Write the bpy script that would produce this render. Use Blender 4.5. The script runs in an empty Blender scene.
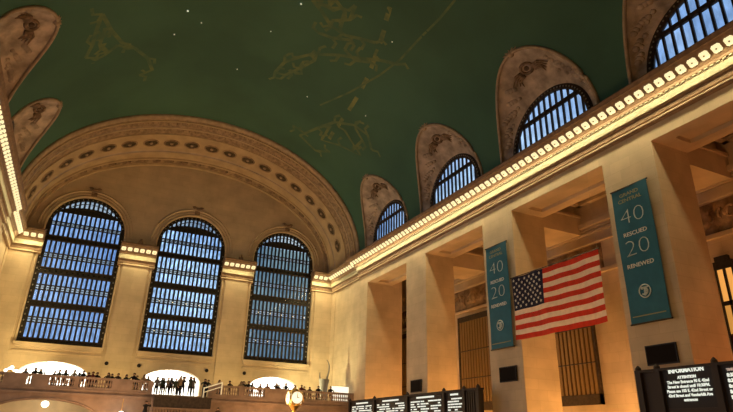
import bpy, bmesh, math, random
from math import pi, sin, cos, sqrt, asin, atan2
from mathutils import Vector, Matrix
random.seed(7)
SC = bpy.context.scene
COL = SC.collection

# ------------------------------------------------------------------ helpers
def tag(o, label=None, cat=None, group=None, kind=None):
    if label: o['label'] = label
    if cat: o['category'] = cat
    if group: o['group'] = group
    if kind: o['kind'] = kind
    return o

class MB:
    """collects shapes, then becomes one mesh object"""
    def __init__(s): s.v = []; s.f = []; s.m = []; s.cur = 0
    def add(s, vs, fs):
        b = len(s.v); s.v += [tuple(p) for p in vs]
        for f in fs: s.f.append(tuple(i + b for i in f)); s.m.append(s.cur)
        return s
    def box(s, x0, x1, y0, y1, z0, z1):
        x0, x1 = sorted((x0, x1)); y0, y1 = sorted((y0, y1)); z0, z1 = sorted((z0, z1))
        v = [(x, y, z) for z in (z0, z1) for y in (y0, y1) for x in (x0, x1)]
        return s.add(v, [(0,2,3,1), (4,5,7,6), (0,1,5,4), (2,6,7,3), (0,4,6,2), (1,3,7,5)])
    def grid(s, rows, close=False):
        n = len(rows[0]); v = [p for r in rows for p in r]; f = []
        for i in range(len(rows) - 1):
            for j in range(n if close else n - 1):
                k = (j + 1) % n
                f.append((i*n + j, i*n + k, (i+1)*n + k, (i+1)*n + j))
        return s.add(v, f)
    def lathe(s, prof, c=(0,0,0), n=16, axis='z'):
        rows = []
        for r, h in prof:
            row = []
            for k in range(n):
                a = 2*pi*k/n
                p = (r*cos(a), r*sin(a), h)
                if axis == 'x': p = (h, r*cos(a), r*sin(a))
                if axis == 'y': p = (r*sin(a), h, r*cos(a))
                row.append((p[0]+c[0], p[1]+c[1], p[2]+c[2]))
            rows.append(row)
        s.grid(rows, True)
        b = len(s.v) - len(rows)*n
        s.f.append(tuple(b + k for k in reversed(range(n)))); s.m.append(s.cur)
        s.f.append(tuple(b + (len(rows)-1)*n + k for k in range(n))); s.m.append(s.cur)
        return s
    def tube(s, pts, r, n=6, close=False):
        P = [Vector(p) for p in pts]; rows = []
        N = len(P)
        for i, p in enumerate(P):
            if close: t = P[(i+1) % N] - P[i-1]
            else: t = P[min(i+1, N-1)] - P[max(i-1, 0)]
            t = t.normalized() if t.length > 1e-9 else Vector((0,0,1))
            a = Vector((0,0,1)) if abs(t.z) < .9 else Vector((0,1,0))
            u = t.cross(a).normalized(); w = t.cross(u)
            rr = r[i] if isinstance(r, (list, tuple)) else r
            rows.append([tuple(p + u*rr*cos(2*pi*k/n) + w*rr*sin(2*pi*k/n)) for k in range(n)])
        if close: rows.append(rows[0])
        s.grid(rows, True)
        if not close:
            b = len(s.v) - len(rows)*n
            s.f.append(tuple(b + k for k in range(n))); s.m.append(s.cur)
            s.f.append(tuple(b + (len(rows)-1)*n + k for k in reversed(range(n)))); s.m.append(s.cur)
        return s
    def ball(s, c, rx, ry=None, rz=None, n=10, m=6):
        ry = ry or rx; rz = rz or rx
        rows = [[(c[0] + rx*max(sin(pi*i/m), .01)*cos(2*pi*k/n), c[1] + ry*max(sin(pi*i/m), .01)*sin(2*pi*k/n), c[2] - rz*cos(pi*i/m)) for k in range(n)] for i in range(m+1)]
        return s.grid(rows, True)
    def build(s, name, mat, parent=None, smooth=False, loc=None):
        me = bpy.data.meshes.new(name); me.from_pydata(s.v, [], s.f)
        mats = mat if isinstance(mat, (list, tuple)) else [mat]
        for m in mats: me.materials.append(m)
        if len(mats) > 1:
            for p, k in zip(me.polygons, s.m): p.material_index = k
        bm = bmesh.new(); bm.from_mesh(me); bmesh.ops.recalc_face_normals(bm, faces=bm.faces); bm.to_mesh(me); bm.free()
        if smooth:
            for p in me.polygons: p.use_smooth = True
            if smooth != 'all':
                try: me.set_sharp_from_angle(angle=.7)
                except Exception: pass
        o = bpy.data.objects.new(name, me); COL.objects.link(o)
        if parent: o.parent = parent
        if loc: o.location = loc
        return o

def empty(name, loc=(0,0,0), rz=0):
    o = bpy.data.objects.new(name, None); o.empty_display_size = .2
    COL.objects.link(o); o.location = loc; o.rotation_euler = (0, 0, rz); return o
def copy_tree(o, parent=None):
    c = o.copy(); COL.objects.link(c)
    if parent: c.parent = parent
    for ch in list(o.children): copy_tree(ch, c)
    return c
def dup(o, loc, label=None, rz=None):
    c = copy_tree(o); c.location = loc
    if rz is not None: c.rotation_euler = (0, 0, rz)
    if label: c['label'] = label
    return c

# ------------------------------------------------------------------ materials
def mat(name, col, rough=.7, metal=0, emit=None, es=1, spec=.3):
    m = bpy.data.materials.new(name); m.use_nodes = True
    b = m.node_tree.nodes['Principled BSDF']
    b.inputs['Base Color'].default_value = (*col, 1); b.inputs['Roughness'].default_value = rough
    b.inputs['Metallic'].default_value = metal; b.inputs['Specular IOR Level'].default_value = spec
    if emit: b.inputs['Emission Color'].default_value = (*emit, 1); b.inputs['Emission Strength'].default_value = es
    return m
def nd(m, t, **k):
    n = m.node_tree.nodes.new(t)
    for a, b in k.items(): setattr(n, a, b)
    return n
def lk(m, a, b): m.node_tree.links.new(a, b)
def noisy(m, scale=3, amt=.25, bump=0, bscale=None, col=None):
    """vary base colour with noise and add bump"""
    b = m.node_tree.nodes['Principled BSDF']; c = tuple(b.inputs['Base Color'].default_value)
    tc = nd(m, 'ShaderNodeTexCoord')
    n = nd(m, 'ShaderNodeTexNoise'); n.inputs['Scale'].default_value = scale; n.inputs['Detail'].default_value = 6
    lk(m, tc.outputs['Object'], n.inputs['Vector'])
    mx = nd(m, 'ShaderNodeMix', data_type='RGBA')
    d = col or tuple(x*(1-amt) for x in c[:3])
    mx.inputs[6].default_value = tuple(min(1, x*(1+amt*.5)) for x in c[:3]) + (1,); mx.inputs[7].default_value = (*d, 1)
    rp = nd(m, 'ShaderNodeMapRange'); rp.inputs[1].default_value = .35; rp.inputs[2].default_value = .65
    lk(m, n.outputs['Fac'], rp.inputs[0]); lk(m, rp.outputs[0], mx.inputs[0]); lk(m, mx.outputs[2], b.inputs['Base Color'])
    if bump:
        n2 = nd(m, 'ShaderNodeTexNoise'); n2.inputs['Scale'].default_value = bscale or scale*3; n2.inputs['Detail'].default_value = 4
        lk(m, tc.outputs['Object'], n2.inputs['Vector'])
        bp = nd(m, 'ShaderNodeBump'); bp.inputs['Strength'].default_value = bump; bp.inputs['Distance'].default_value = .12
        lk(m, n2.outputs['Fac'], bp.inputs['Height']); lk(m, bp.outputs['Normal'], b.inputs['Normal'])
    return m
def stone(name, c1, c2, mortar, axis='x', bw=1.5, bh=.72, ms=.012):
    """ashlar blocks; axis = direction the wall faces"""
    m = mat(name, c1, .75); b = m.node_tree.nodes['Principled BSDF']
    tc = nd(m, 'ShaderNodeTexCoord'); sp = nd(m, 'ShaderNodeSeparateXYZ'); cb = nd(m, 'ShaderNodeCombineXYZ')
    geo = nd(m, 'ShaderNodeNewGeometry'); sn = nd(m, 'ShaderNodeSeparateXYZ')
    lk(m, geo.outputs['Position'], sp.inputs[0]); lk(m, geo.outputs['Normal'], sn.inputs[0])
    ab = nd(m, 'ShaderNodeMath', operation='ABSOLUTE'); lk(m, sn.outputs[0], ab.inputs[0])
    gt = nd(m, 'ShaderNodeMath', operation='GREATER_THAN'); gt.inputs[1].default_value = .6; lk(m, ab.outputs[0], gt.inputs[0])
    mu = nd(m, 'ShaderNodeMix', data_type='FLOAT')
    lk(m, gt.outputs[0], mu.inputs[0]); lk(m, sp.outputs[0], mu.inputs[2]); lk(m, sp.outputs[1], mu.inputs[3])
    lk(m, mu.outputs[0], cb.inputs[0]); lk(m, sp.outputs[2], cb.inputs[1])
    br = nd(m, 'ShaderNodeTexBrick'); lk(m, cb.outputs[0], br.inputs['Vector'])
    br.inputs['Color1'].default_value = (*c1, 1); br.inputs['Color2'].default_value = (*c2, 1); br.inputs['Mortar'].default_value = (*mortar, 1)
    br.inputs['Scale'].default_value = 1; br.inputs['Brick Width'].default_value = bw; br.inputs['Row Height'].default_value = bh
    br.inputs['Mortar Size'].default_value = ms; br.inputs['Bias'].default_value = 0; br.inputs['Mortar Smooth'].default_value = .3
    n = nd(m, 'ShaderNodeTexNoise'); n.inputs['Scale'].default_value = .5; n.inputs['Detail'].default_value = 7
    lk(m, geo.outputs['Position'], n.inputs['Vector'])
    rp = nd(m, 'ShaderNodeMapRange'); rp.inputs[1].default_value = .3; rp.inputs[2].default_value = .7; rp.inputs[3].default_value = .82; rp.inputs[4].default_value = 1.12
    lk(m, n.outputs['Fac'], rp.inputs[0])
    ml = nd(m, 'ShaderNodeMix', data_type='RGBA', blend_type='MULTIPLY'); ml.inputs[0].default_value = 1
    lk(m, br.outputs['Color'], ml.inputs[6]); lk(m, rp.outputs[0], ml.inputs[7]); lk(m, ml.outputs[2], b.inputs['Base Color'])
    return m
def glass(name, tint, scale=(2,2,.25), lo=.25, hi=1.0, gloss=.05):
    """old wired glass: lets the sky through, unevenly dirty"""
    m = bpy.data.materials.new(name); m.use_nodes = True; nt = m.node_tree; nt.nodes.clear()
    out = nd(m, 'ShaderNodeOutputMaterial'); tr = nd(m, 'ShaderNodeBsdfTransparent'); gl = nd(m, 'ShaderNodeBsdfGlossy')
    gl.inputs['Roughness'].default_value = .15; mx = nd(m, 'ShaderNodeMixShader'); mx.inputs[0].default_value = gloss
    tc = nd(m, 'ShaderNodeTexCoord'); mp = nd(m, 'ShaderNodeMapping'); mp.inputs['Scale'].default_value = scale
    n = nd(m, 'ShaderNodeTexNoise'); n.inputs['Scale'].default_value = 2.2; n.inputs['Detail'].default_value = 3
    rp = nd(m, 'ShaderNodeMapRange'); rp.inputs[1].default_value = .3; rp.inputs[2].default_value = .7; rp.inputs[3].default_value = lo; rp.inputs[4].default_value = hi
    ml = nd(m, 'ShaderNodeMix', data_type='RGBA', blend_type='MULTIPLY'); ml.inputs[0].default_value = 1; ml.inputs[6].default_value = (*tint, 1)
    lk(m, tc.outputs['Object'], mp.inputs[0]); lk(m, mp.outputs[0], n.inputs['Vector']); lk(m, n.outputs['Fac'], rp.inputs[0])
    lk(m, rp.outputs[0], ml.inputs[7]); lk(m, ml.outputs[2], tr.inputs['Color'])
    lk(m, tr.outputs[0], mx.inputs[1]); lk(m, gl.outputs[0], mx.inputs[2]); lk(m, mx.outputs[0], out.inputs['Surface'])
    return m

STONE = stone('caen_stone', (.60,.475,.31), (.55,.435,.285), (.49,.385,.245))
PLAIN = noisy(mat('smooth_stone', (.57,.45,.295), .7), .6, .15)
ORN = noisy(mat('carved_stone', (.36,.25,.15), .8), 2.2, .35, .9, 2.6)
ORND = noisy(mat('dark_carved_stone', (.27,.18,.11), .85), 2.5, .5, .9, 3.5)  # darker stone for keystones, finials, rosettes and emblems
HOOD = noisy(mat('relief_plaster', (.52,.41,.31), .85), .9, .45, 1.0, 1.6)
LIP = noisy(mat('hood_moulding_plaster', (.44,.33,.22), .8), 2, .2)
BRONZE = noisy(mat('dark_bronze', (.032,.028,.022), .5, .3), 5, .3)
BRONZE2 = mat('gilded_bronze', (.29,.185,.07), .45, .3)
BRASS = mat('brass', (.75,.5,.16), .3, .9)
MARBLE = noisy(mat('floor_marble', (.42,.34,.26), .25), .8, .2)
DARK = mat('black_casing', (.012,.01,.01), .5)
BOARD = mat('board_casing', (.028,.02,.016), .55)
GREEN = mat('vault_green_paint', (.066,.158,.105), .85)
noisy(GREEN, .12, .16)
CREAM = noisy(mat('cream_plaster', (.7,.6,.42), .8), 1, .1)
LAMP = mat('lit_lamp_glass', (.3,.25,.15), .5, emit=(1.0,.86,.46), es=1.05)
LAMPTIP = mat('lamp_tip', (.35,.28,.15), .4, .4)
OPAL = mat('lit_opal_glass', (.9,.85,.7), .4, emit=(1,.9,.62), es=1.15)
GLOBE = mat('lit_globe_glass', (.95,.95,.9), .4, emit=(1,.96,.85), es=3)
AMBER = mat('lit_amber_pane', (.2,.1,.03), .5, emit=(1,.43,.09), es=.85)
LETTER = mat('lit_display_letters', (.4,.42,.4), .5, emit=(.86,.93,.82), es=.8)
LETTERDIM = mat('dim_display_letters', (.5,.45,.42), .5, emit=(.5,.42,.38), es=.45)
STARM = mat('star_lamp', (1,1,.9), .5, emit=(.9,1,.8), es=.7)
GOLDP = noisy(mat('gold_leaf_paint', (.20,.235,.085), .7), 1.0, .3, col=(.11,.175,.09))
GOLDQ = noisy(mat('faded_gold_paint', (.145,.195,.085), .8), .8, .3, col=(.08,.16,.095))
G_BLUE = glass('window_glass_blue', (.72,.85,1.0), (5,5,.5), lo=.3, hi=1.15)
G_MID = glass('window_glass_clear', (.9,1.0,1.0), (5,5,.5), lo=.3, hi=1.6)
G_GREY = glass('window_glass_grey', (.66,.74,.6), (5,5,.5), lo=.25, hi=.85)
G_LUN = glass('lunette_glass', (.95,1.0,1.0), scale=(1,1,.4), lo=.6, hi=1.05)
G_CELL = glass('small_cell_glass', (1.0,.92,.75), scale=(9,9,9), lo=-.3, hi=1.7)

# ------------------------------------------------------------------ measures of the hall
W = 18.3; WR = 18.65; YJ = -9.3; Y1 = 11.27; OPEN = 8.88; PIER = 3.65; BAY = OPEN + PIER
ZO = 18.22; ZV = 22.0; VB = 13.4; YE = -90.0; ZSOF = 20.95
def vx(z): return W*sqrt(max(0, 1 - ((z - ZV)/VB)**2))
CEN = [-(Y1 + OPEN/2 + BAY*i) for i in range(6)]

# floor
f = MB().box(-30, 32, YE-1, 14, -.3, 0).build('floor', MARBLE); tag(f, kind='structure')

# ------------------------------------------------------------------ walls with holes
def plate(u0, u1, zlo, zhi, holes, t0, t1, to3, n=14):
    """solid plate in (u,z), thickness t0..t1, holes = (ua,ub,zbot,ztop(u)); zhi is a function of u"""
    mb = MB(); us = {u0, u1}
    for a, b, zb, zt in holes:
        for k in range(n+1): us.add(a + (b-a)*(.5 - .5*cos(pi*k/n)))
    k = u0
    while k < u1: us.add(k); k += 1.5
    us = sorted(us)
    for a, b in zip(us, us[1:]):
        if b - a < 1e-5: continue
        mid = (a+b)/2; iv = []; z = lambda u: zlo
        hs = sorted([h for h in holes if h[0] < mid < h[1]], key=lambda h: h[2])
        cur = (zlo, zlo)
        for h in hs:
            iv.append((cur, (h[2], h[2]))); cur = (h[3](a), h[3](b))
        iv.append((cur, (zhi(a), zhi(b))))
        for (la, lb), (ha, hb) in iv:
            if ha - la < 1e-4 and hb - lb < 1e-4: continue
            v = [to3(u, t, zz) for t in (t0, t1) for u, zz in ((a, la), (b, lb), (b, hb), (a, ha))]
            mb.add(v, [(0,1,2,3), (7,6,5,4), (0,4,5,1), (3,2,6,7)])
        # jamb faces
        for h in hs:
            if abs(a - h[0]) < 1e-6: mb.add([to3(a, t, q) for t, q in ((t0, h[2]), (t1, h[2]), (t1, h[3](a)), (t0, h[3](a)))], [(0,1,2,3)])
            if abs(b - h[1]) < 1e-6: mb.add([to3(b, t, q) for t, q in ((t0, h[2]), (t1, h[2]), (t1, h[3](b)), (t0, h[3](b)))], [(0,1,2,3)])
    return mb
S, HW, ZS, ZP = 11.73, 4.03, 9.9, 22.5
holes = []
DOORS = [(-11.75, 3.2), (0.0, 3.1), (11.75, 3.0)]
for (c, dw) in DOORS:
    holes.append((c-dw, c+dw, 5.12, (lambda c, dw: lambda u: 6.9 + 1.3*sqrt(max(0, 1-((u-c)/dw)**2)))(c, dw)))
for c in (-S, 0, S):
    holes.append((c-HW, c+HW, ZS, (lambda c: lambda u: ZP + sqrt(max(0, HW**2-(u-c)**2)))(c)))
ez = lambda u: (ZV + 11.0*sqrt(max(0, 1-(u/17.6)**2)) + .5) if abs(u) < 17.6 else ZV + .5
wl = plate(-WR-.6, WR+.6, 0, ez, holes, 0, .9, lambda u, t, z: (u, t, z)).build('wall_back', STONE); tag(wl, kind='structure')
# smooth face dressing: pilaster strips between windows, sill mouldings, arch rings
mb = MB()
for a, b in ((-WR, -S-HW-.45), (-S+HW+.45, -HW-.45), (HW+.45, S-HW-.45), (S+HW+.45, WR)):
    mb.box(a, b, -.14, 0, 5.1, 20)
mb.build('pilaster_strips', STONE, wl)
mb = MB()
for c in (-S, 0, S):
    mb.box(c-HW-.15, c+HW+.15, -.42, .3, 9.62, 9.88).box(c-HW, c+HW, -.28, .1, 9.36, 9.62)
    mb.box(c-HW-.1, c+HW+.1, -.12, .05, 8.95, 9.1)
sl = mb.build('window_sill', PLAIN, wl)
mb = MB()
for c in (-S, 0, S):
    for r, rr in ((HW+.12, .1), (HW+.78, .12), (HW+.45, .06)):
        mb.tube([(c - r*cos(pi*k/28), -.03, ZP + r*sin(pi*k/28)) for k in range(29)], rr, 6)
    for s in (-1, 1):
        mb.tube([(c+s*(HW+.12), -.02, ZS), (c+s*(HW+.12), -.02, ZP)], .1, 6)
mb.build('arch_ring', PLAIN, wl, True)
for c in (-S, 0, S):   # carved keystone ornament above each window
    k = MB().ball((c, -.12, 27.55), .62, .14, .12).ball((c-.45, -.12, 27.7), .25, .12, .1).ball((c+.45, -.12, 27.7), .25, .12, .1)
    k.box(c-.3, c+.3, -.2, 0, 26.75, 27.2)
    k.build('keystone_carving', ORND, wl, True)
for x in (-6.95, -3.7, 3.6, 7.95):  # round vents
    z = 8.35
    MB().lathe([(.16, -.02), (.2, -.06), (.2, -.02), (.05, 0.02)], (x, -.13, z), 12, 'y').build('round_vent', DARK, wl)

# end windows --------------------------------------------------------------
def half_at(z):
    return HW if z <= ZP else sqrt(max(0, HW**2 - (z-ZP)**2))
BANDS = [(9.9, 10.45, 'solid'), (11.95, 12.6, 'cell'), (13.62, 14.3, 'solid'), (15.4, 16.05, 'cell'), (17.2, 17.95, 'solid'),
         (19.0, 19.6, 'cell'), (20.95, 21.6, 'solid'), (22.75, 23.25, 'cell')]
def end_window(c, nm, g):
    root = empty(nm, (c, .35, ZS)); tag(root, kind='structure')
    def L(x, y, z): return (x, y, z-ZS)
    # frame border
    def ring(r0, dz, y0, y1):
        outp = [(-HW, ZS), (-HW, ZP)] + [(-HW*cos(pi*k/24), ZP+HW*sin(pi*k/24)) for k in range(1, 24)] + [(HW, ZP), (HW, ZS)]
        q = HW - r0
        inn = [(-q, ZS+dz), (-q, ZP)] + [(-q*cos(pi*k/24), ZP+q*sin(pi*k/24)) for k in range(1, 24)] + [(q, ZP), (q, ZS+dz)]
        rows = []
        for (a, b), (e, f_) in zip(outp, inn):
            rows.append([L(a, y0, b), L(e, y0, f_), L(e, y1, f_), L(a, y1, b)])
        m = MB(); m.grid(rows, True); return m
    fr = ring(.34, .3, -.1, .2)
    fr.build('window_frame', BRONZE, root)
    st = MB()   # studs of light-catching cells along the frame
    for s in (-1, 1):
        z = ZS + .9
        while z < ZP:
            st.box(s*(HW-.24), s*(HW-.12), -.13, -.1, z-ZS, z-ZS+.16); z += .62
    for k in range(2, 23):
        a = pi*k/24; st.ball(L(-(HW-.18)*cos(a), -.12, ZP+(HW-.18)*sin(a)), .07, .04, .07, 6, 4)
    st.build('frame_studs', mat_stud, root)
    # solid and cell bands
    sb = MB(); cb = MB(); cg = MB(); pn = MB(); ml = MB(); rail = MB()
    PW = (2*HW - .8)/15
    for z0, z1, t in BANDS:
        h = min(half_at(z0), half_at(z1)) - .05
        if t == 'solid':
            sb.box(-h, h, -.08, .16, z0-ZS, z1-ZS)
            rail.box(-h, h, -.16, -.08, z1-ZS-.1, z1-ZS-.02); rail.box(-h, h, -.16, -.08, z0-ZS+.02, z0-ZS+.1)
            x = -h + .25
            while x < h - .2:
                cg.box(x, x+.2, -.1, -.08, (z0+z1)/2-ZS-.07, (z0+z1)/2-ZS+.07); x += .54
        else:
            cb.box(-h, h, -.06, .1, z0-ZS, z0-ZS+.12); cb.box(-h, h, -.06, .1, z1-ZS-.12, z1-ZS)
            cb.box(-h, h, -.03, .06, (z0+z1)/2-ZS-.03, (z0+z1)/2-ZS+.03)
    sb.build('bronze_spandrel', BRONZE, root); cb.build('transom', BRONZE, root); rail.build('transom_moulding', mat_rail, root)
    # top tympanum of the window: dense lattice
    ztop = 24.35
    h = half_at(ztop)
    sb2 = MB()
    rows = []
    N = 20
    rows.append([L(-half_at(ztop)+ (2*half_at(ztop))*k/N, -.02, ztop) for k in range(N+1)])
    rows.append([L((-half_at(ztop)+(2*half_at(ztop))*k/N)*.985, -.02, ztop + (sqrt(max(0, (HW-.1)**2-((-half_at(ztop)+(2*half_at(ztop))*k/N)*.985)**2)) + ZP - ztop)*.45) for k in range(N+1)])
    sb2.grid(rows); sb2.build('lattice_panel', BRONZE, root)
    for r in (1.7, 2.6, 3.3):
        pts = [L(-r*cos(pi*k/20), -.05, ZP+r*sin(pi*k/20)) for k in range(21) if ZP+r*sin(pi*k/20) > ztop]
        if len(pts) > 2: ml.tube(pts, .05, 4)
    # vertical mullions
    for k in range(16):
        x = -HW + .4 + PW*k
        zt = ZP + sqrt(max(0, (HW-.2)**2 - x*x)) if abs(x) < HW-.2 else ZP
        ml.box(x-.105, x+.105, -.07, .12, 0, min(zt, 26.3)-ZS)
    ml.build('mullion', BRONZE, root)
    # panes, one sheet behind the bars
    def sheet(z0, z1, y, m):
        rows = []; n = max(1, int((z1-z0)/.35))
        for i in range(n+1):
            z = z0 + (z1-z0)*i/n; hh = max(.05, half_at(z)-.1)
            rows.append([L(-hh, y, z), L(hh, y, z)])
        m.grid(rows)
    prev = BANDS[0][1]
    for z0, z1, t in BANDS[1:]:
        sheet(prev, z0, .1, pn); prev = z1
        if t == 'cell': sheet(z0, z1, .1, cg)
    sheet(prev, ztop, .1, pn)
    sheet(ztop+.02, 26.4, .1, cg)
    pn.build('glass_pane', g, root); cg.build('cell_glass', G_CELL, root)
    # small glowing beads, painted-in glints on the glass rather than lamps
    for z in (12.3, 15.7):
        lm = MB()
        for k in range(-2, 3): lm.ball(L(k*1.5+.3, -.1, z), .055, .05, .055, 6, 4)
        if nm != 'window_1': lm.build('glass_glint', mat_glint, root)
    return root
mat_stud = mat('glinting_bronze', (.35,.33,.28), .35, .6)
mat_rail = noisy(mat('brown_bronze', (.07,.05,.03), .45, .4), 5, .3)
mat_glint = mat('glowing_glint', (1,.9,.7), .5, emit=(1,.9,.6), es=1.2)
end_window(-S, 'window_1', G_BLUE); end_window(0, 'window_2', G_MID); end_window(S, 'window_3', G_GREY)

# ------------------------------------------------------------------ lit doorways behind the balcony
WHITE = mat('white_passage_plaster', (.85,.84,.78), .8)
for i, (c, dw) in enumerate(DOORS):
    m = MB().box(c-dw-.4, c+dw+.4, 6.0, 6.2, 4.8, 8.8).box(c-dw-.5, c-dw-.3, .9, 6.2, 4.8, 8.8).box(c+dw+.3, c+dw+.5, .9, 6.2, 4.8, 8.8)
    m.box(c-dw-.5, c+dw+.5, .9, 6.2, 8.7, 8.9).box(c-dw-.5, c+dw+.5, 0, 6.2, 4.8, 5.1)
    o = m.build('door_%d' % (i+1), WHITE); tag(o, kind='structure')
    pl = MB().box(c-dw+.4, c+dw-.4, 1.4, 5.6, 8.6, 8.68).build('ceiling_light_panel', mat('passage_light_panel', (1,1,1), .5, emit=(1,.98,.92), es=9), o)

# ------------------------------------------------------------------ side walls
def side(sg, nm, npier, full):
    X = lambda x: sg*x
    mb = MB()
    # end bay, slightly set back
    mb.box(X(WR), X(WR+3), YJ, .9, 0, ZV+.6)
    mb.box(X(W), X(W+4.55), -Y1, YJ, 0, ZV+.0)
    # lintel above the openings, up to the cornice
    mb.box(X(W), X(W+3.2), YE, -Y1, ZO+.25, 21.6)
    mb.box(X(W), X(W+.9), YE, -Y1, ZO, ZO+.25)
    mb.box(X(W+2.3), X(W+3.2), YE, -Y1, ZO, ZO+.25)
    for i in range(npier+1):
        y = -(Y1 + BAY*i)
        mb.box(X(W+.9), X(W+2.3), y-.9, y+PIER*(i>0), ZO, ZO+.25)
        mb.box(X(W+.9), X(W+2.3), y-OPEN, y-OPEN+.9, ZO, ZO+.25)
    # rear stretch nobody sees: plain wall
    yb = -(Y1 + BAY*npier + OPEN)
    mb.box(X(W), X(W+3.2), YE, yb-PIER, 0, ZO)
    o = mb.build(nm, STONE); tag(o, kind='structure')
    # pilaster strips in the end bay
    m = MB().box(X(WR-.12), X(WR), -9.3, -6.6, 5.1, 19.4).box(X(WR-.08), X(WR), -1.3, 0, 5.1, 19.4)
    m.build('pilaster_strips', STONE, o)
    return o
wr = side(1, 'wall_right', 4, True)
wleft = side(-1, 'wall_left', 1, False)

# piers
for i in (0, 1, 2, 3):
    y = -(Y1 + OPEN + BAY*i)
    lab = ['stone pier behind the departure board, without a banner',
           'stone pier carrying the teal banner left of the flag',
           'stone pier carrying the teal banner right of the flag',
           'stone pier past the right edge of the information board'][i]
    m = MB().box(W, W+3.2, y-PIER, y, 0, ZO)
    p = m.build('stone_pier', STONE); tag(p, lab, 'pier', kind='structure')
for i in (0,):
    y = -(Y1 + OPEN + BAY*i)
    p = MB().box(-W-3.2, -W, y-PIER, y, 0, ZO).build('stone_pier', STONE); tag(p, 'stone pier of the left side wall', 'pier', kind='structure')

# ------------------------------------------------------------------ cornice (profile swept along a path with mitred corners)
PROF = [(-.1,21.72), (1.15,21.66), (1.36,21.6), (1.42,21.52), (1.4,21.42), (1.36,21.34), (1.34,21.26), (1.24,21.24), (.55,20.62), (.52,20.5), (.42,20.44), (.36,20.42), (.35,20.0),
        (.3,19.98), (.28,19.9), (.2,19.86), (.18,19.5), (.12,19.46), (.12,19.36), (.2,19.34), (.18,19.2), (.06,19.14), (-.1,19.1)]
def sweep(path, name, m, prof=PROF, caps=True):
    """path: list of (x,y); profile offset goes to the LEFT of travel"""
    P = [Vector(p) for p in path]; rows = []
    for i, p in enumerate(P):
        d0 = (P[i] - P[i-1]).normalized() if i > 0 else None
        d1 = (P[i+1] - P[i]).normalized() if i < len(P)-1 else None
        if d0 is None: d0 = d1
        if d1 is None: d1 = d0
        n0 = Vector((-d0.y, d0.x)); n1 = Vector((-d1.y, d1.x))
        mt = (n0 + n1); mt = mt / max(mt.dot(n0), .2)
        rows.append([(p.x + mt.x*e, p.y + mt.y*e, z) for e, z in prof])
    mb = MB(); mb.grid(rows, True)
    if caps:
        n = len(prof); mb.f.append(tuple(range(n))); mb.m.append(0); mb.f.append(tuple((len(rows)-1)*n + k for k in range(n))); mb.m.append(0)
    return mb.build(name, m)
# material of the cornice: creamy frieze, the rest brown stone
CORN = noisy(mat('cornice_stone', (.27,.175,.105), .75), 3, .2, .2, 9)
FRZ = noisy(mat('cornice_frieze_stone', (.42,.38,.26), .7), 4, .15, .4, 10)
right_path = [(W, YE), (W, YJ), (WR, YJ), (WR, 0), (S+HW-.22, 0)]
left_path = [(-(S+HW-.22), 0), (-WR, 0), (-WR, YJ), (-W, YJ), (-W, YE)]
# direction: the profile must point into the room, i.e. left of travel
def cornice(path, nm):
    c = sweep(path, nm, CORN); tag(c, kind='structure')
    sweep([p for p in path], 'egg_and_dart_frieze', FRZ, [(.3,20.46), (.42,20.44), (.42,20.4), (.39,20.36), (.38,19.93), (.3,19.93)]).parent = c
    sweep([p for p in path], 'lower_fillet', PLAIN, [(.1,19.36), (.26,19.34), (.26,19.26), (.1,19.24)]).parent = c
    return c
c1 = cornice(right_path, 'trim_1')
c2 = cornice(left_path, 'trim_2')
caps_ = []
for k, (a, b) in enumerate(((-S+HW-.16, -HW+.16), (HW-.16, S-HW+.16))):
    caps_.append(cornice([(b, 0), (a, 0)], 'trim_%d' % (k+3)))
    for xx in (a+.5, b-.5):
        pass
    MB().ball(((a+b)/2, -.9, 21.85), .28, .2, .3).ball(((a+b)/2, -.9, 22.2), .14).build('carved_finial', ORND, caps_[-1], True)
# egg-and-dart teeth under the right cornice frieze top
tm = MB(); y = -9.8
while y > -58: tm.box(W-.5, W-.34, y-.2, y, 20.42, 20.5); y -= .34
tm.build('dentil_course', FRZ, c1)

# cornice lamps -------------------------------------------------------------
def make_lamp():
    root = empty('cornice_lamp', (0, 0, 0))
    n = 24; rows = []
    def fl(a, r): return r*(1 + .11*cos(4*(a - pi/4)) + .04*cos(12*a))
    for r, h in ((.262, 0), (.262, -.04), (.22, -.07), (.12, -.085), (.03, -.09)):
        rows.append([(fl(2*pi*k/n, r)*cos(2*pi*k/n), fl(2*pi*k/n, r)*sin(2*pi*k/n), h) for k in range(n)])
    MB().grid(rows, True).build('lamp_shade', LAMP, root, 'all')
    MB().ball((0, 0, -.11), .05, .05, .05, 8, 5).build('lamp_finial', LAMPTIP, root, True)
    return root
lp = make_lamp(); first = True
TILT = math.atan2(.62, .69)
def put(loc, label, grp):
    global first
    if first: o = lp; o.location = loc; first = False
    else: o = dup(lp, loc)
    if abs(loc[1] + .895) < .01: o.rotation_euler = (-TILT, 0, 0)
    else: o.rotation_euler = (0, TILT if loc[0] > 0 else -TILT, 0)
    tag(o, label, 'lamp', grp); return o
PITCH = .687
def row(sg, y0, y1, x, lab, grp):
    y = y0
    while y > y1:
        put((sg*x, y, 20.93), lab, grp); y -= PITCH
row(1, -1.2, -8.6, WR-.895, 'small glowing lamp under the set-back end bay of the right-hand cornice', 'cornice lamps of the right end bay')
row(1, -8.75, -58.5, W-.895, 'glowing lamp in the long row under the right-hand cornice', 'cornice lamps along the right wall')
row(-1, -1.2, -8.6, WR-.895, 'small glowing lamp under the set-back end bay of the left-hand cornice', 'cornice lamps of the left end bay')
row(-1, -8.75, -31, W-.895, 'glowing lamp in the row under the left-hand cornice', 'cornice lamps along the left wall')
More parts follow.
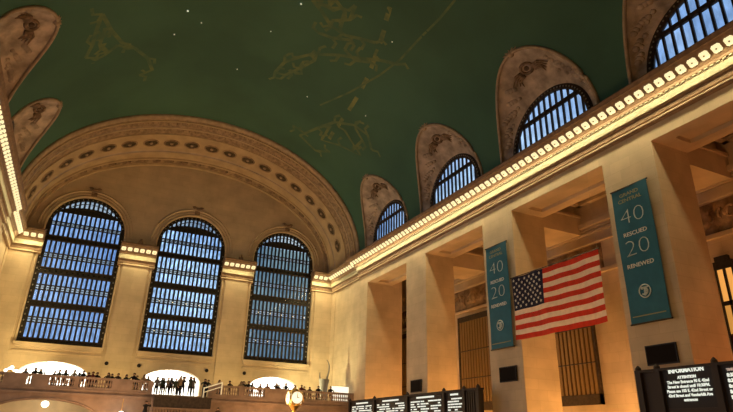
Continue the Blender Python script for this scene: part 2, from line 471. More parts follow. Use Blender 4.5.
for c, lab in ((-(S)/2, 'glowing lamp under the capital between the left and middle windows'), (S/2, 'glowing lamp under the capital between the middle and right windows')):
    for k in range(6): put((c + (k-2.5)*.665, -.895, 20.93), lab, 'lamps of the capital ' + ('left' if c < 0 else 'right') + ' of the middle window')
for sg in (-1, 1):
    for x in (15.9, 16.58, 17.26):
        put((sg*x, -.895, 20.93), 'glowing lamp under the %s corner capital of the window wall' % ('right' if sg > 0 else 'left'), 'lamps of the %s corner capital' % ('right' if sg > 0 else 'left'))

# ------------------------------------------------------------------ vault
RB = 4; LB = 2            # lunettes built on the right and on the left
def z_start(y, sg):
    n = RB if sg > 0 else LB
    for c in CEN[:n]:
        t = (y - c)/5.02
        if abs(t) < 1: return 22.1 + 6.9*sqrt(1 - t*t)
    return 21.6
ys = {-8.7, YE}
y = -8.7
while y > YE: ys.add(y); y -= .8
for c in CEN[:4]:
    for k in range(33): ys.add(c + 5.02*cos(pi*k/32)*.99999)
ys = sorted(ys, reverse=True); M = 40; mb = MB(); rows = []
for y in ys:
    a0 = asin((z_start(y, 1)-ZV)/VB); a1 = pi - asin((z_start(y, -1)-ZV)/VB)
    rows.append([(W*cos(a0+(a1-a0)*k/M), y, ZV + VB*sin(a0+(a1-a0)*k/M)) for k in range(M+1)])
mb.grid(rows); ceil = mb.build('ceiling', GREEN, None, 'all'); tag(ceil, kind='structure')
# painted constellations, as thin paint strokes just under the plaster
def on_vault(x, y, off=.015):
    b = VB - off; return (x, y, ZV + b*sqrt(max(0, 1-(x/(W-off))**2)))
def stroke(pts, w, mb):
    P = [Vector(on_vault(*p)) for p in pts]; rows = []
    for i, p in enumerate(P):
        t = (P[min(i+1, len(P)-1)] - P[max(i-1, 0)]).normalized()
        nrm = Vector((p.x/W**2, 0, (p.z-ZV)/VB**2)).normalized(); u = t.cross(nrm).normalized()
        rows.append([tuple(p+u*w/2), tuple(p-u*w/2)])
    mb.grid(rows)
g = MB()
for a, b in (((7.7,-35.9),(8.1,-34.5)), ((8.44,-33.5),(8.84,-32)), ((9.2,-30.5),(9.57,-28.8)), ((9.85,-27.4),(10.08,-25.8)), ((10.27,-24.3),(10.49,-21.9)), ((10.56,-20.2),(10.7,-18.6)), ((10.73,-17.2),(10.89,-15.7))):
    stroke([a, ((a[0]+b[0])/2, (a[1]+b[1])/2), b], .42, g)
g.build('painted_ecliptic_band', GOLDP, ceil)
g = MB(); stroke([(10.99,-40.3),(11.05,-38.1),(10.94,-35.2),(10.9,-31.9),(10.5,-28.8),(9.5,-24.3),(8.05,-19.8)], .2, g)
g.build('painted_meridian_line', GOLDQ, ceil)
FIGS = [[[(-13.0, -27.5), (-13.3, -25.5), (-13.5, -23.6), (-13.9, -22.0)], [(-13.0, -27.5), (-12.3, -25.1), (-11.4, -23.0), (-10.4, -22.0), (-9.2, -20.2), (-8.6, -18.1), (-9.6, -17.3)], [(-11.7, -22.8), (-12.6, -21.6), (-13.3, -21.2)], [(-12.7, -25.6), (-13.0, -23.5), (-12.4, -22.0)]], [[(2.2, -32.5), (3.4, -31.7), (4.6, -30.7), (6.1, -30.5), (7.3, -31.1), (8.5, -31.7)], [(3.8, -33.6), (5.0, -32.9), (5.4, -31.0)], [(5.4, -34.1), (5.7, -32.4), (4.5, -31.3)], [(2.9, -32.5), (3.8, -32.5), (4.5, -33.0)], [(4.0, -29.2), (5.3, -29.4), (6.7, -30.3)]], [[(2.5, -21.4), (2.8, -23.5), (3.8, -25.1), (5.0, -26.8), (5.1, -25.6), (4.4, -23.6), (3.5, -21.6), (2.5, -21.4)], [(5.1, -26.6), (6.7, -27.9), (8.3, -29.0), (9.7, -30.3), (11.0, -31.3)], [(6.8, -28.9), (8.1, -28.4), (9.2, -29.4)], [(3.6, -22.6), (4.8, -22.9), (4.3, -23.8)]], [[(7.1, -14.0), (8.6, -13.8), (9.3, -16.1), (10.2, -18.8), (11.8, -20.6), (13.2, -20.9), (14.3, -19.7)], [(10.1, -17.9), (10.4, -14.6), (12.1, -16.1), (14.0, -17.5), (11.4, -18.8)], [(8.3, -12.9), (10.6, -12.1), (11.8, -13.8)], [(12.0, -20.3), (13.2, -19.6), (13.2, -17.0)]]]
for F_ in FIGS:
    g = MB()
    for L_ in F_:
        stroke(L_, .36, g)
        for (x, y) in L_:      # short feathery strokes off each outline
            a = random.uniform(0, 6.28); stroke([(x, y), (x+.6*cos(a), y+.9*sin(a)), (x+.9*cos(a+.5), y+1.5*sin(a+.5))], .3, g)
    g.build('painted_constellation', GOLDQ, ceil)
for k, (x, y) in enumerate(((-3.9,-39.5), (-6.95,-27.4), (1.5,-31.6), (-7.5,-24), (-5.6,-26), (-1,-20), (6.5,-20), (5.6,-36), (9.5,-33), (11.9,-23), (3.0,-36), (0.3,-27))):
    p = on_vault(x, y, .06); MB().ball(p, .05 if k > 2 else .08, n=6, m=4).build('star_light', STARM, ceil)

# rear wall closing the hall behind the viewer
mb = MB(); rows = [[(x, YE, 0) for x in (-21.5, 21.5)], [(x, YE, 36) for x in (-21.5, 21.5)]]; mb.box(-21.5, 21.5, YE-.5, YE, 0, 36)
rw = mb.build('wall_front', STONE); tag(rw, kind='structure')

# ------------------------------------------------------------------ end arch: splayed bands between vault and window wall
def band(Y0, Y1_, r0, r1, name, m, parent, n=72, a_off=0):
    """surface from Y0 to Y1_ with inward relief r0,r1"""
    def at(Y, r, t):
        s = min(1, max(0, -Y/8.7)); b = 11.0 + 2.05*s**.85 - r; a = 17.6 + .5*s - r
        return (a*cos(t), Y, ZV - .3 + (b+.3)*sin(t))
    mb = MB(); rows = []
    steps = max(1, int(abs(Y1_-Y0)/.35))
    for i in range(steps+1):
        f_ = i/steps; Y = Y0 + (Y1_-Y0)*f_; r = r0 + (r1-r0)*f_
        rows.append([at(Y, r, pi*k/n) for k in range(n+1)])
    mb.grid(rows)
    o = mb.build(name, m, parent, 'all'); return o
arch = empty('trim_5'); tag(arch, kind='structure')
ARCHM = noisy(mat('arch_plaster', (.50,.37,.22), .8), .8, .15)
def fillet(Yc, w, r, nm='arch_moulding', m=None):
    band(Yc-w/2, Yc-w/2, 0, r, nm, m or ARCHM, arch) if False else None
    mb = MB(); rows = []
    n = 72
    for Y, rr in ((Yc-w/2, -.05), (Yc-w/2, r), (Yc+w/2, r), (Yc+w/2, -.05)):
        s = min(1, max(0, -Y/8.7)); b = 11.0 + 2.05*s**.85 - rr; a = 17.6 + .5*s - rr
        rows.append([(a*cos(pi*k/n), Y, ZV-.3+(b+.3)*sin(pi*k/n)) for k in range(n+1)])
    mb.grid(rows); mb.build(nm, m or ARCHM, arch)
# outer lip standing off the vault
mb = MB(); rows = []
for Y, a, b in ((-8.4, 18.5, 13.6), (-8.95, 18.4, 13.5), (-9.0, 18.2, 13.28), (-8.85, 18.1, 13.1), (-8.6, 18.0, 12.98)):
    rows.append([(a*cos(pi*k/72), Y, ZV-.3+(b+.3)*sin(pi*k/72)) for k in range(73)])
mb.grid(rows); mb.build('outer_lip', LIP, arch, 'all')
band(-8.7, -8.3, 0, 0, 'outer_groove', ORN, arch)
fillet(-8.25, .16, .12)
band(-8.2, -7.2, .02, .05, 'leaf_band', ORN, arch)
fillet(-7.1, .18, .14)
band(-7.0, -5.9, .04, .02, 'leaf_band', ORN, arch)
fillet(-5.75, .3, .12)
band(-5.65, -2.6, 0, 0, 'medallion_band', ARCHM, arch)
fillet(-2.45, .25, .14)
band(-2.35, -1.3, 0, 0, 'plain_band', ARCHM, arch)
fillet(-1.2, .2, .16)
band(-1.1, -.25, .02, .02, 'rosette_band', ORN, arch)
fillet(-.15, .25, .2)
def arch_frame(t, Y, r=0):
    s = min(1, max(0, -Y/8.7)); b = 11.0 + 2.05*s**.85 - r; a = 17.6 + .5*s - r
    return Vector((a*cos(t), Y, ZV-.3+(b+.3)*sin(t)))
def oriented(mb_src, p, t_dir, y_dir, n_dir):
    return [tuple(p + t_dir*v[0] + y_dir*v[1] + n_dir*v[2]) for v in mb_src.v]
def arc_ts(Y, n, m0=.0):
    """n equally spaced parameters along the arch"""
    T = [arch_frame(pi*k/400, Y) for k in range(401)]; L = [0]
    for i in range(400): L.append(L[-1] + (T[i+1]-T[i]).length)
    tot = L[-1]; out = []; j = 0
    for k in range(n):
        tgt = tot*(m0 + (1-2*m0)*(k+.5)/n)
        while L[j] < tgt: j += 1
        out.append(pi*j/400)
    return out
proto = MB(); n = 20
def disc(mb, rings, fx=1.0, fy=.72):
    rows = [[(r*fx*cos(2*pi*k/n), r*fy*sin(2*pi*k/n), h) for k in range(n)] for r, h in rings]
    mb.grid(rows, True)
for t in arc_ts(-4.15, 19, .035):
    p = arch_frame(t, -4.15); d1 = (arch_frame(t+.01, -4.15) - p).normalized(); dy = (arch_frame(t, -4.5) - p).normalized()
    nn = d1.cross(dy).normalized()
    if nn.z > 0 : nn = -nn
    a = MB(); disc(a, [(.92, -.02), (.88, .1), (.78, .12), (.72, .03)]); q = MB(); q.v = oriented(a, p, d1, dy, nn); q.f = a.f; q.m = a.m
    o = q.build('medallion', ORN, arch, 'all')
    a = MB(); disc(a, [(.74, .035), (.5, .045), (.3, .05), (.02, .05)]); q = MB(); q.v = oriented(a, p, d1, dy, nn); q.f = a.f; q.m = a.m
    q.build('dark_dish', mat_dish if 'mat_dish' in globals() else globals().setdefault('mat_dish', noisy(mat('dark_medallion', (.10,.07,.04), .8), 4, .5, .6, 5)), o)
    a = MB(); a.ball((0, 0, .12), .2, .17, .12, 8, 5); q = MB(); q.v = oriented(a, p, d1, dy, nn); q.f = a.f; q.m = a.m
    q.build('boss', LIP, o, True)
    # small leaf knots between the medallions
ros = MB()
for t in arc_ts(-.7, 26, .03):
    p = arch_frame(t, -.7); d1 = (arch_frame(t+.01, -.7) - p).normalized(); dy = Vector((0, -1, 0)); nn = d1.cross(dy).normalized()
    if nn.z > 0: nn = -nn
    a = MB(); disc(a, [(.5, -.02), (.42, .12), (.2, .08), (.02, .16)], 1, .7); ros.add(oriented(a, p, d1, dy, nn), a.f)
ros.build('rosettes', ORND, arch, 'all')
lf = MB()
for Yc, cnt, sz in ((-7.7, 90, .26), (-6.45, 70, .3)):
    for t in arc_ts(Yc, cnt):
        p = arch_frame(t, Yc); d1 = (arch_frame(t+.01, Yc) - p).normalized(); dy = Vector((0, -1, 0)); nn = d1.cross(dy).normalized()
        if nn.z > 0: nn = -nn
        a = MB(); a.ball((0, 0, .0), sz*.5, sz*1.2, .07, 6, 4); lf.add(oriented(a, p, d1, dy, nn), a.f)
lf.build('leaf_carving', ORN, arch, 'all')

# ------------------------------------------------------------------ lunettes: hood shell + arched window
FRB = noisy(mat('lunette_bronze', (.045,.03,.022), .5, .3), 5, .3)
def lunette(c, sg, idx):
    root = empty('window_%d' % idx, (sg*W, c, 22)); tag(root, kind='structure')
    def G(x, y, z): return (sg*(x - W), y, z - 22)
    N = 32; Sx = 12; rows = []
    r = random.Random(idx)
    for i in range(Sx+1):
        s = i/Sx; row_ = []
        for k in range(N+1):
            t = pi*k/N
            za = 22.1 + 6.9*sin(t); ya = 5.02*cos(t); xa = vx(za)
            zc = 22.3 + 4.35*sin(t)**.9 if sin(t) > 0 else 22.3; yc = 4.15*cos(t); xc = W + .45
            bul = sin(pi*s)*.45*sin(t)
            x = xa + (xc-xa)*s + bul; yy = ya + (yc-ya)*s; z = za + (zc-za)*s + bul*.2
            if 1 < i < Sx-1 and 1 < k < N-1:
                x += (sin(k*1.7+i*2.3+idx)*.05 + r.uniform(-.05, .05))
            row_.append(G(x, yy, z))
        rows.append(row_)
    MB().grid(rows).build('lunette_hood', HOOD, root, 'all')
    mb = MB(); mb.tube([G(vx(22.1+6.9*sin(pi*k/40))-.06, 4.98*cos(pi*k/40), 22.1+6.9*sin(pi*k/40)) for k in range(41)], .13, 6)
    mb.build('hood_rim', LIP, root, 'all')
    # carved emblem on the hood: winged wreath, ribbons and scrolls, following the shell
    def hp(s, t, lift=.0):
        za = 22.1 + 6.9*sin(t); ya = 5.02*cos(t); xa = vx(za); zc = 22.3 + 4.35*max(0, sin(t))**.9; yc = 4.15*cos(t); xc = W+.45
        bul = sin(pi*s)*.45*sin(t)
        return G(xa+(xc-xa)*s+bul-lift, ya+(yc-ya)*s, za+(zc-za)*s+bul*.2-lift*.5)
    em = MB()
    ctr = Vector(hp(.36, pi/2, .1))
    e1 = Vector((0, 1, 0)); e2 = (Vector(hp(.5, pi/2, .1)) - Vector(hp(.2, pi/2, .1))).normalized()
    em.tube([tuple(ctr + e1*.55*cos(2*pi*k/14) + e2*.42*sin(2*pi*k/14)) for k in range(14)], .13, 5, True)
    em.ball(tuple(ctr), .2)
    for s_ in (-1, 1):
        for q in range(4):
            em.tube([hp(.36+.03*q, pi/2 + s_*(.12+.0*q), .1), hp(.32+.045*q, pi/2 + s_*.25, .13), hp(.36+.07*q, pi/2 + s_*(.42-.05*q), .08)], [.12, .1, .03], 5)
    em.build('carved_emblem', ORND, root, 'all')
    sc = MB()
    for s_ in (-1, 1):
        for q in range(6):
            t0 = pi/2 + s_*(.5 + .15*q); s0 = .3 + .1*(q % 3)
            for w_ in range(3): sc.ball(hp(s0 + .07*w_ - .06, t0 + .05*(w_-1), -.06), .26, .26, .2, 8, 5)
            sc.ball(hp(.6 + .06*(q % 2), t0, -.02), .2, .2, .16, 6, 4)
    sc.build('carved_scrolls', HOOD, root, 'all')
    fin = MB(); tip = Vector(hp(0, pi/2, 0))
    for q in range(5):
        a = pi*(q/4); fin.tube([tuple(tip), tuple(tip + Vector((-sg*.25*(.5+sin(a)*.5), cos(a)*.75, .16+.25*sin(a))))], [.17, .05], 5)
    fin.ball(tuple(tip), .26); fin.build('crest_ornament', LIP, root, 'all')
    # bronze border
    q0, q1 = 4.15, 3.68
    rows = []
    for k in range(29):
        t = pi*k/28; zz = sin(t)
        o_ = (q0*cos(t), 22.3 + 4.35*max(0, zz)**.9); i_ = (q1*cos(t), 22.3 + 3.95*max(0, zz)**.9)
        rows.append([G(W+.4, *o_), G(W+.34, *i_), G(W+.6, *i_), G(W+.6, *o_)])
    mb = MB(); mb.grid(rows, True); mb.box(sg*.34, sg*.7, -4.1, 4.1, -.6, .3)
    mb.build('window_frame', FRB, root, 'all')
    st = MB()
    for k in range(1, 38):
        t = pi*k/38; st.ball(G(W+.36, 3.9*cos(t), 22.3+4.16*max(0, sin(t))**.9), .05, .07, .07, 6, 4)
    st.build('frame_studs', mat_stud, root)
    ml = MB()
    for k in range(-5, 7):
        y = (k-.5)*.6
        t = min(1, abs(y)/3.7); zt = 22.3 + 4.0*(1-t*t)**.45
        ml.box(sg*.42, sg*.56, y-.075, y+.075, -.3, zt-22)
    ml.box(sg*.38, sg*.58, -2.95, 2.95, 24.7-22, 25.0-22)
    ml.build('mullion', FRB, root)
    gp = MB(); rows = []
    for k in range(25):
        t = pi*k/24; rows.append([G(W+.52, 3.7*cos(t), 22.3 + 4.05*max(0, sin(t))**.9), G(W+.52, 3.7*cos(t), 21.7)])
    gp.grid(rows); gp.build('glass_pane', G_LUN, root)
    return root
k = 4
for c in CEN[:RB]: lunette(c, 1, k); k += 1
for c in CEN[:LB]: lunette(c, -1, k); k += 1

# ------------------------------------------------------------------ aisle behind the right wall
XB = 25.6
am = MB(); am.box(XB, XB+.5, YE+20, 0, 0, 22)
aw = am.build('wall_aisle', STONE); tag(aw, kind='structure')
AC = MB().box(W+3.2, XB+.5, YE+20, 0, 21.4, 21.8)
ac = AC.build('ceiling_aisle', PLAIN); tag(ac, kind='structure')
am = MB().box(W+3.2, XB, -.8, -.3, 0, 21.4).box(W+3.2, XB, YE+20, YE+20.5, 0, 21.4)
aw2 = am.build('wall_aisle_end', STONE); tag(aw2, kind='structure')
COF = noisy(mat('dark_coffer_brown', (.09,.05,.03), .7), 3, .3)  # much darker brown than the coffer frames
for i in range(0, 5):
    y1 = -(Y1 + OPEN + BAY*i); y0 = y1 - PIER
    bm_ = MB().box(W+3.2, XB, y0, y1, 17.45, 19.05).box(W+3.2, XB, y0-.15, y1+.15, 18.95, 19.15).box(W+3.2, XB, y0+.5, y1-.5, 19.15, 21.4)
    o = bm_.build('ceiling_beam', PLAIN); tag(o, kind='structure')
for i in range(0, 5):
    y1 = -(Y1 + BAY*i); y0 = y1 - OPEN; x0 = W+3.2; x1 = XB
    m = MB()
    for ins, za, zb in ((.4, 19.9, 20.15), (.75, 20.2, 20.45), (1.1, 20.5, 20.8)):
        m.box(x0, x0+ins, y0, y1, za, zb).box(x1-ins, x1, y0, y1, za, zb).box(x0, x1, y0, y0+ins, za, zb).box(x0, x1, y1-ins, y1, za, zb)
    o = m.build('ceiling_coffer', PLAIN); tag(o, kind='structure')
    MB().box(x0+.9, x1-.9, y0+.9, y1-.9, 20.9, 21.0).build('coffer_panel', COF, o)
    # soffit panel in the lintel
# frieze, relief and lattice windows of the aisle wall
ft = MB().box(XB-.35, XB, YE+20, -1, 17.9, 18.3).box(XB-.2, XB, YE+20, -1, 17.3, 17.45).box(XB-.25, XB, YE+20, -1, 16.45, 16.6).box(XB-.3, XB, YE+20, -1, 13.95, 14.2).box(XB-.18, XB, YE+20, -1, 17.62, 17.7)
o = ft.build('trim_6', PLAIN); tag(o, kind='structure')
REL = noisy(mat('aisle_relief_stone', (.36,.25,.15), .8), 1.2, .5, 1.0, 2.2)
def lattice(yc, top, bot, w, label, variant=0):
    root = empty('lattice_window', (XB-.16, yc, bot)); tag(root, label, 'window')
    h = top - bot
    MB().box(-.12, .1, -w/2, -w/2+.22, 0, h).box(-.12, .1, w/2-.22, w/2, 0, h).box(-.12, .1, -w/2, w/2, h-.55, h).box(-.12, .1, -w/2, w/2, 0, .75).build('window_frame', mat_rail, root)
    m = MB(); n = 11
    for k in range(n):
        y = -w/2+.22 + (w-.44)*(k+.5)/n; m.box(-.08, .02, y-.13, y+.13, .75, h-.55)
    m.build('lattice_bars', BRONZE2, root)
    m = MB()
    for q in (.33, .62): m.box(-.1, 0, -w/2+.2, w/2-.2, h*q-.04, h*q+.04)
    m.build('cross_bar', mat_rail, root)
    MB().box(.04, .1, -w/2+.2, w/2-.2, .7, h-.5).build('backing_glass', mat_back, root)
    return root
mat_back = mat('amber_backing_glass', (.10,.045,.012), .25, spec=.6)
for i, lab in enumerate(['bronze lattice window glimpsed left of the first banner-less pier', 'bronze lattice window left of the teal banner and the flag', 'bronze lattice window hanging just below the flag']):
    y0 = -6.2 - BAY*i if i else -6.2
    yc = y0 - 2.6
    lattice(yc, 13.55, 4.35, 5.25, lab)
for i in range(0, 4):
    yc = -8.8 - BAY*i
    m = MB(); r = random.Random(i)
    m.box(XB-.08, XB, yc-4.2, yc+4.2, 14.35, 16.35)
    for s in (-1, 1):
        for q in range(6):
            a0 = r.uniform(0, 6); y_ = yc + s*(.7+.62*q)
            m.tube([(XB-.14, y_ + .3*cos(a0+s*j*.7)*(1-j/10), 15.35 + .55*sin(a0+s*j*.7)*(1-j/10)) for j in range(8)], [.13,.12,.11,.1,.09,.08,.06,.04], 5)
    m.ball((XB-.1, yc, 15.35), .25, .75, .7, 10, 6); m.ball((XB-.2, yc, 15.4), .2, .4, .4, 10, 6)
    o = m.build('carved_relief', REL, None, 'all')
    tag(o, ['carved stone relief panel over the farthest lattice window', 'carved stone relief panel seen left of the left teal banner', 'carved stone relief panel partly behind the flag', 'carved stone relief panel seen right of the right teal banner'][i], 'relief', kind='structure')
# amber-lit window at the right edge
root = empty('lit_window', (XB-.2, -47.2, 5.75)); tag(root, 'tall narrow amber lit window at the right edge above the information board', 'window')
h = 6.15
MB().box(-.12, .1, -.58, -.48, 0, h).box(-.12, .1, .48, .58, 0, h).box(-.12, .1, -.07, .07, 0, h).box(-.15, .1, -.58, .58, h, h+.5).box(-.18, .1, -.42, .42, h+.5, h+.8).box(-.12, .1, -.48, .48, 3.9, 4.15).box(-.12, .1, -.48, .48, 0, .2).build('window_frame', BRONZE, root)
MB().box(0, .06, -.48, .48, 4.15, h).build('upper_lit_pane', AMBER, root)
MB().box(0, .06, -.48, .48, 2.2, 3.9).build('middle_lit_pane', mat('dim_amber_pane', (.2,.1,.03), .5, emit=(.8,.36,.07), es=.7), root)
MB().box(0, .06, -.48, .48, 0, 2.2).build('dark_lower_pane', mat_back, root)

# ------------------------------------------------------------------ balcony
YB = -8.0; ZB = 5.1
BALC = noisy(mat('balcony_stone', (.28,.195,.14), .75), 1.2, .2)
bx0, bx1 = -2.75, 2.55
def arch_z(u, c, hw, zs, rise): return zs + rise*sqrt(max(0, 1-((u-c)/hw)**2))
hl = [(-16.2, -7.0, 0, lambda u: arch_z(u, -11.6, 4.6, 2.4, 1.72)), (7.0, 16.2, 0, lambda u: arch_z(u, 11.6, 4.6, 2.4, 1.55)), (bx0, bx1, 0, lambda u: 4.6)]
bf = plate(-WR, WR, 0, lambda u: 5.0, hl, YB, YB+.5, lambda u, t, z: (u, t, z))
bf.box(-WR, WR, YB+.5, 0, 4.8, 5.1)
bf.box(-WR, bx0, YB-.1, YB+.6, 5.0, 5.12).box(bx1, WR, YB-.1, YB+.6, 5.0, 5.12)
bal = bf.build('trim_7', BALC); tag(bal, kind='structure')
m = MB().box(-WR, bx0, YB-.22, YB, 4.62, 4.78).box(bx1, WR, YB-.22, YB, 4.62, 4.78).box(-WR, bx0, YB-.12, YB, 4.5, 4.62).box(bx1, WR, YB-.12, YB, 4.5, 4.62)
m.build('fascia_moulding', BALC, bal)
for c, hw, r in ((-11.6, 4.6, 1.72), (11.6, 4.6, 1.55)):
    m = MB(); m.tube([(c - (hw+.12)*cos(pi*k/24), YB-.02, 2.4 + (r+.12)*sin(pi*k/24)) for k in range(25)], .1, 6); m.build('arch_moulding', BALC, bal, True)
# room behind the lower arches
o = MB().box(-WR, WR, -.4, -.3, 0, 4.75).build('wall_lower', CREAM, None); tag(o, kind='structure')
# balustrades
def balustrade(x0, x1, label, baluster_runs):
    root = empty('balustrade', ((x0+x1)/2, YB+.15, 5.12)); cx = (x0+x1)/2
    tag(root, label, 'balustrade', kind='thing')
    MB().box(x0-cx, x1-cx, -.2, .2, .95, 1.13).build('top_rail', BALC, root)
    MB().box(x0-cx, x1-cx, -.18, .18, 0, .22).build('bottom_rail', BALC, root)
    edges = sorted([x0, x1] + [e for r_ in baluster_runs for e in r_])
    for a, b in zip(edges[::2], edges[1::2]):
        if b - a > .02: MB().box(a-cx, b-cx, -.17, .17, .22, .95).build('pedestal', BALC, root)
    prof = [(.05,0), (.1,.02), (.1,.08), (.05,.14), (.11,.32), (.08,.48), (.045,.6), (.08,.68), (.09,.73)]
    base = None
    for a, b in baluster_runs:
        n = int((b-a)/.22)
        for k in range(n):
            x = a + (b-a)*(k+.5)/n - cx
            if base is None: base = MB().lathe(prof, (0, 0, 0), 8).build('baluster', BALC, root, True, (x, 0, .22))
            else:
                o = base.copy(); COL.objects.link(o); o.parent = root; o.location = (x, 0, .22)
    return root
balustrade(-WR, bx0, 'stone balustrade of the balcony left of the staircase', [(-17.5,-15.2), (-13.4,-13.0), (-11.6,-9.6), (-9.2,-6.4), (-4.6,-3.2)])
balustrade(bx1, WR, 'stone balustrade of the balcony right of the staircase', [(3.2,5.6), (6.1,8.3), (10.9,11.5), (12.6,18.0)])
# stair head between the balustrades
sh = empty('staircase', (-.1, YB-1.2, 0)); tag(sh, 'staircase head with a dark bronze parapet in front of the middle doorway', 'staircase')
STDK = noisy(mat('dark_parapet_bronze', (.045,.032,.022), .6), 4, .5)
m = MB().box(-2.6, 2.6, -1.0, -.8, 3.85, 4.75); m.build('dark_parapet', STDK, sh)
MB().box(-2.65, 2.65, -1.05, -.75, 4.75, 4.85).build('parapet_rail', mat_rail, sh)
m = MB()
for k in range(6): m.box(-2.6, 2.6, -.8 + k*.33, -.8 + (k+1)*.33, 3.3, 3.95 + k*.17)
m.box(-2.6, 2.6, -.8, 1.2, 0, 3.3); m.build('steps', BALC, sh)
MB().box(-2.7, 2.7, -1.35, -1.0, 0, 2.95).build('stair_wall', BALC, sh)
MB().box(-2.7, 2.7, -1.38, -1.0, 3.68, 3.8).build('lower_rail', BALC, sh)
bb = None
for k in range(20):
    x = -2.6 + 5.2*(k+.5)/20
    if bb is None: bb = MB().lathe([(.05,0), (.1,.05), (.05,.14), (.11,.32), (.05,.6), (.09,.73)], (0,0,0), 8).build('baluster', BALC, sh, True, (x, -1.18, 2.95))
    else:
        o = bb.copy(); COL.objects.link(o); o.parent = sh; o.location = (x, -1.18, 2.95)
MB().box(-4.3, -2.75, -1.35, -.05, 0, 2.5).box(2.75, 4.3, -1.35, -.05, 0, 2.3).build('side_landing', BALC, sh)
hr = empty('stair_handrail', (3.0, YB-.25, 5.12)); tag(hr, 'pale double handrail with added glow right of the middle doorway', 'handrail')
HRM = mat('pale_handrail_glow', (.8,.78,.6), .4, emit=(.9,.88,.6), es=.25)  # slight glow put into the rail colour so it looks lit
MB().tube([(-1.0, -.2, .72), (.75, -.2, 1.35)], .07).build('upper_rail', HRM, hr); MB().tube([(-1.0, -.2, .32), (.7, -.2, .95)], .05).build('lower_rail', HRM, hr)
MB().box(-1.05, -.95, -.25, -.15, -.3, .8).box(.68, .78, -.25, -.15, .2, 1.38).build('post', HRM, hr)

# lit white counter and vase-like sculpture at the right end of the balcony
o = MB().box(16.5, 18.5, -6.6, -6.2, 5.1, 7.0).build('glowing_counter', mat('lit_white_panel', (1,1,.9), .5, emit=(1,.97,.8), es=1.0)); tag(o, 'glowing white counter at the right end of the balcony against the side wall', 'counter')
GREYM = mat('grey_metal', (.24,.22,.19), .5)
t = empty('branching_stand', (15.85, -5.6, 5.1)); tag(t, 'tall grey stand with two upright curved stems on the balcony right end', 'sculpture')
MB().lathe([(.42,0), (.5,.3), (.42,1.2), (.5,2.0), (.6,2.65), (.3,2.7)], (0,0,0), 12).build('vase', GREYM, t, True)
MB().tube([(.25,0,2.4), (.4,0,3.0), (.55,0,3.6), (.55,0,4.2), (.35,0,4.7), (.2,0,4.85)], [.12,.12,.1,.09,.06,.04], 6).build('long_stem', GREYM, t, True)
MB().tube([(-.4,0,2.3), (-.55,0,2.9), (-.55,0,3.4)], [.1,.09,.05], 6).build('short_stem', GREYM, t, True)

# lamps of the balcony
def globe_stand(x, y, z, globes, label):
    r = empty('globe_lamp', (x, y, z)); tag(r, label, 'lamp')
    MB().lathe([(.12,0), (.05,.03), (.03,.1), (.03,.2), (.05,.22), (.02,.25)], (0,0,0), 8).build('lamp_stem', BRASS, r, True)
    for gx, gz, gr in globes:
        MB().tube([(0,0,.12), (gx*.6, 0, .08), (gx, 0, max(.06, gz-gr))], .025, 5).build('arm', BRASS, r)
        MB().ball((gx, 0, gz), gr, n=10, m=8).build('glass_globe', GLOBE, r, True)
    return r
globe_stand(-14.75, YB+.15, 6.27, [(0,.38,.17), (-.42,.12,.14), (.42,.12,.14), (-.2,.3,.1), (.22,.14,.1)], 'brass lamp stand with a cluster of white globes at the far left of the balcony')
def lantern(x, y, z, r, label, drop=.6):
    t = empty('hanging_lamp', (x, y, z)); tag(t, label, 'lamp')
    MB().ball((0,0,0), r, r, r*.85, 12, 8).build('glass_globe', GLOBE, t, True)
    MB().tube([(0,0,r*.8), (0,0,drop)], .025, 5).build('rod', BRASS, t)
lantern(-11.67, -4, 3.9, .34, 'bright white globe lamp under the left arch below the balcony', .95)
lantern(-5.2, -8.6, 3.15, .3, 'bright white globe lamp below the balcony left of the staircase', 1.35)

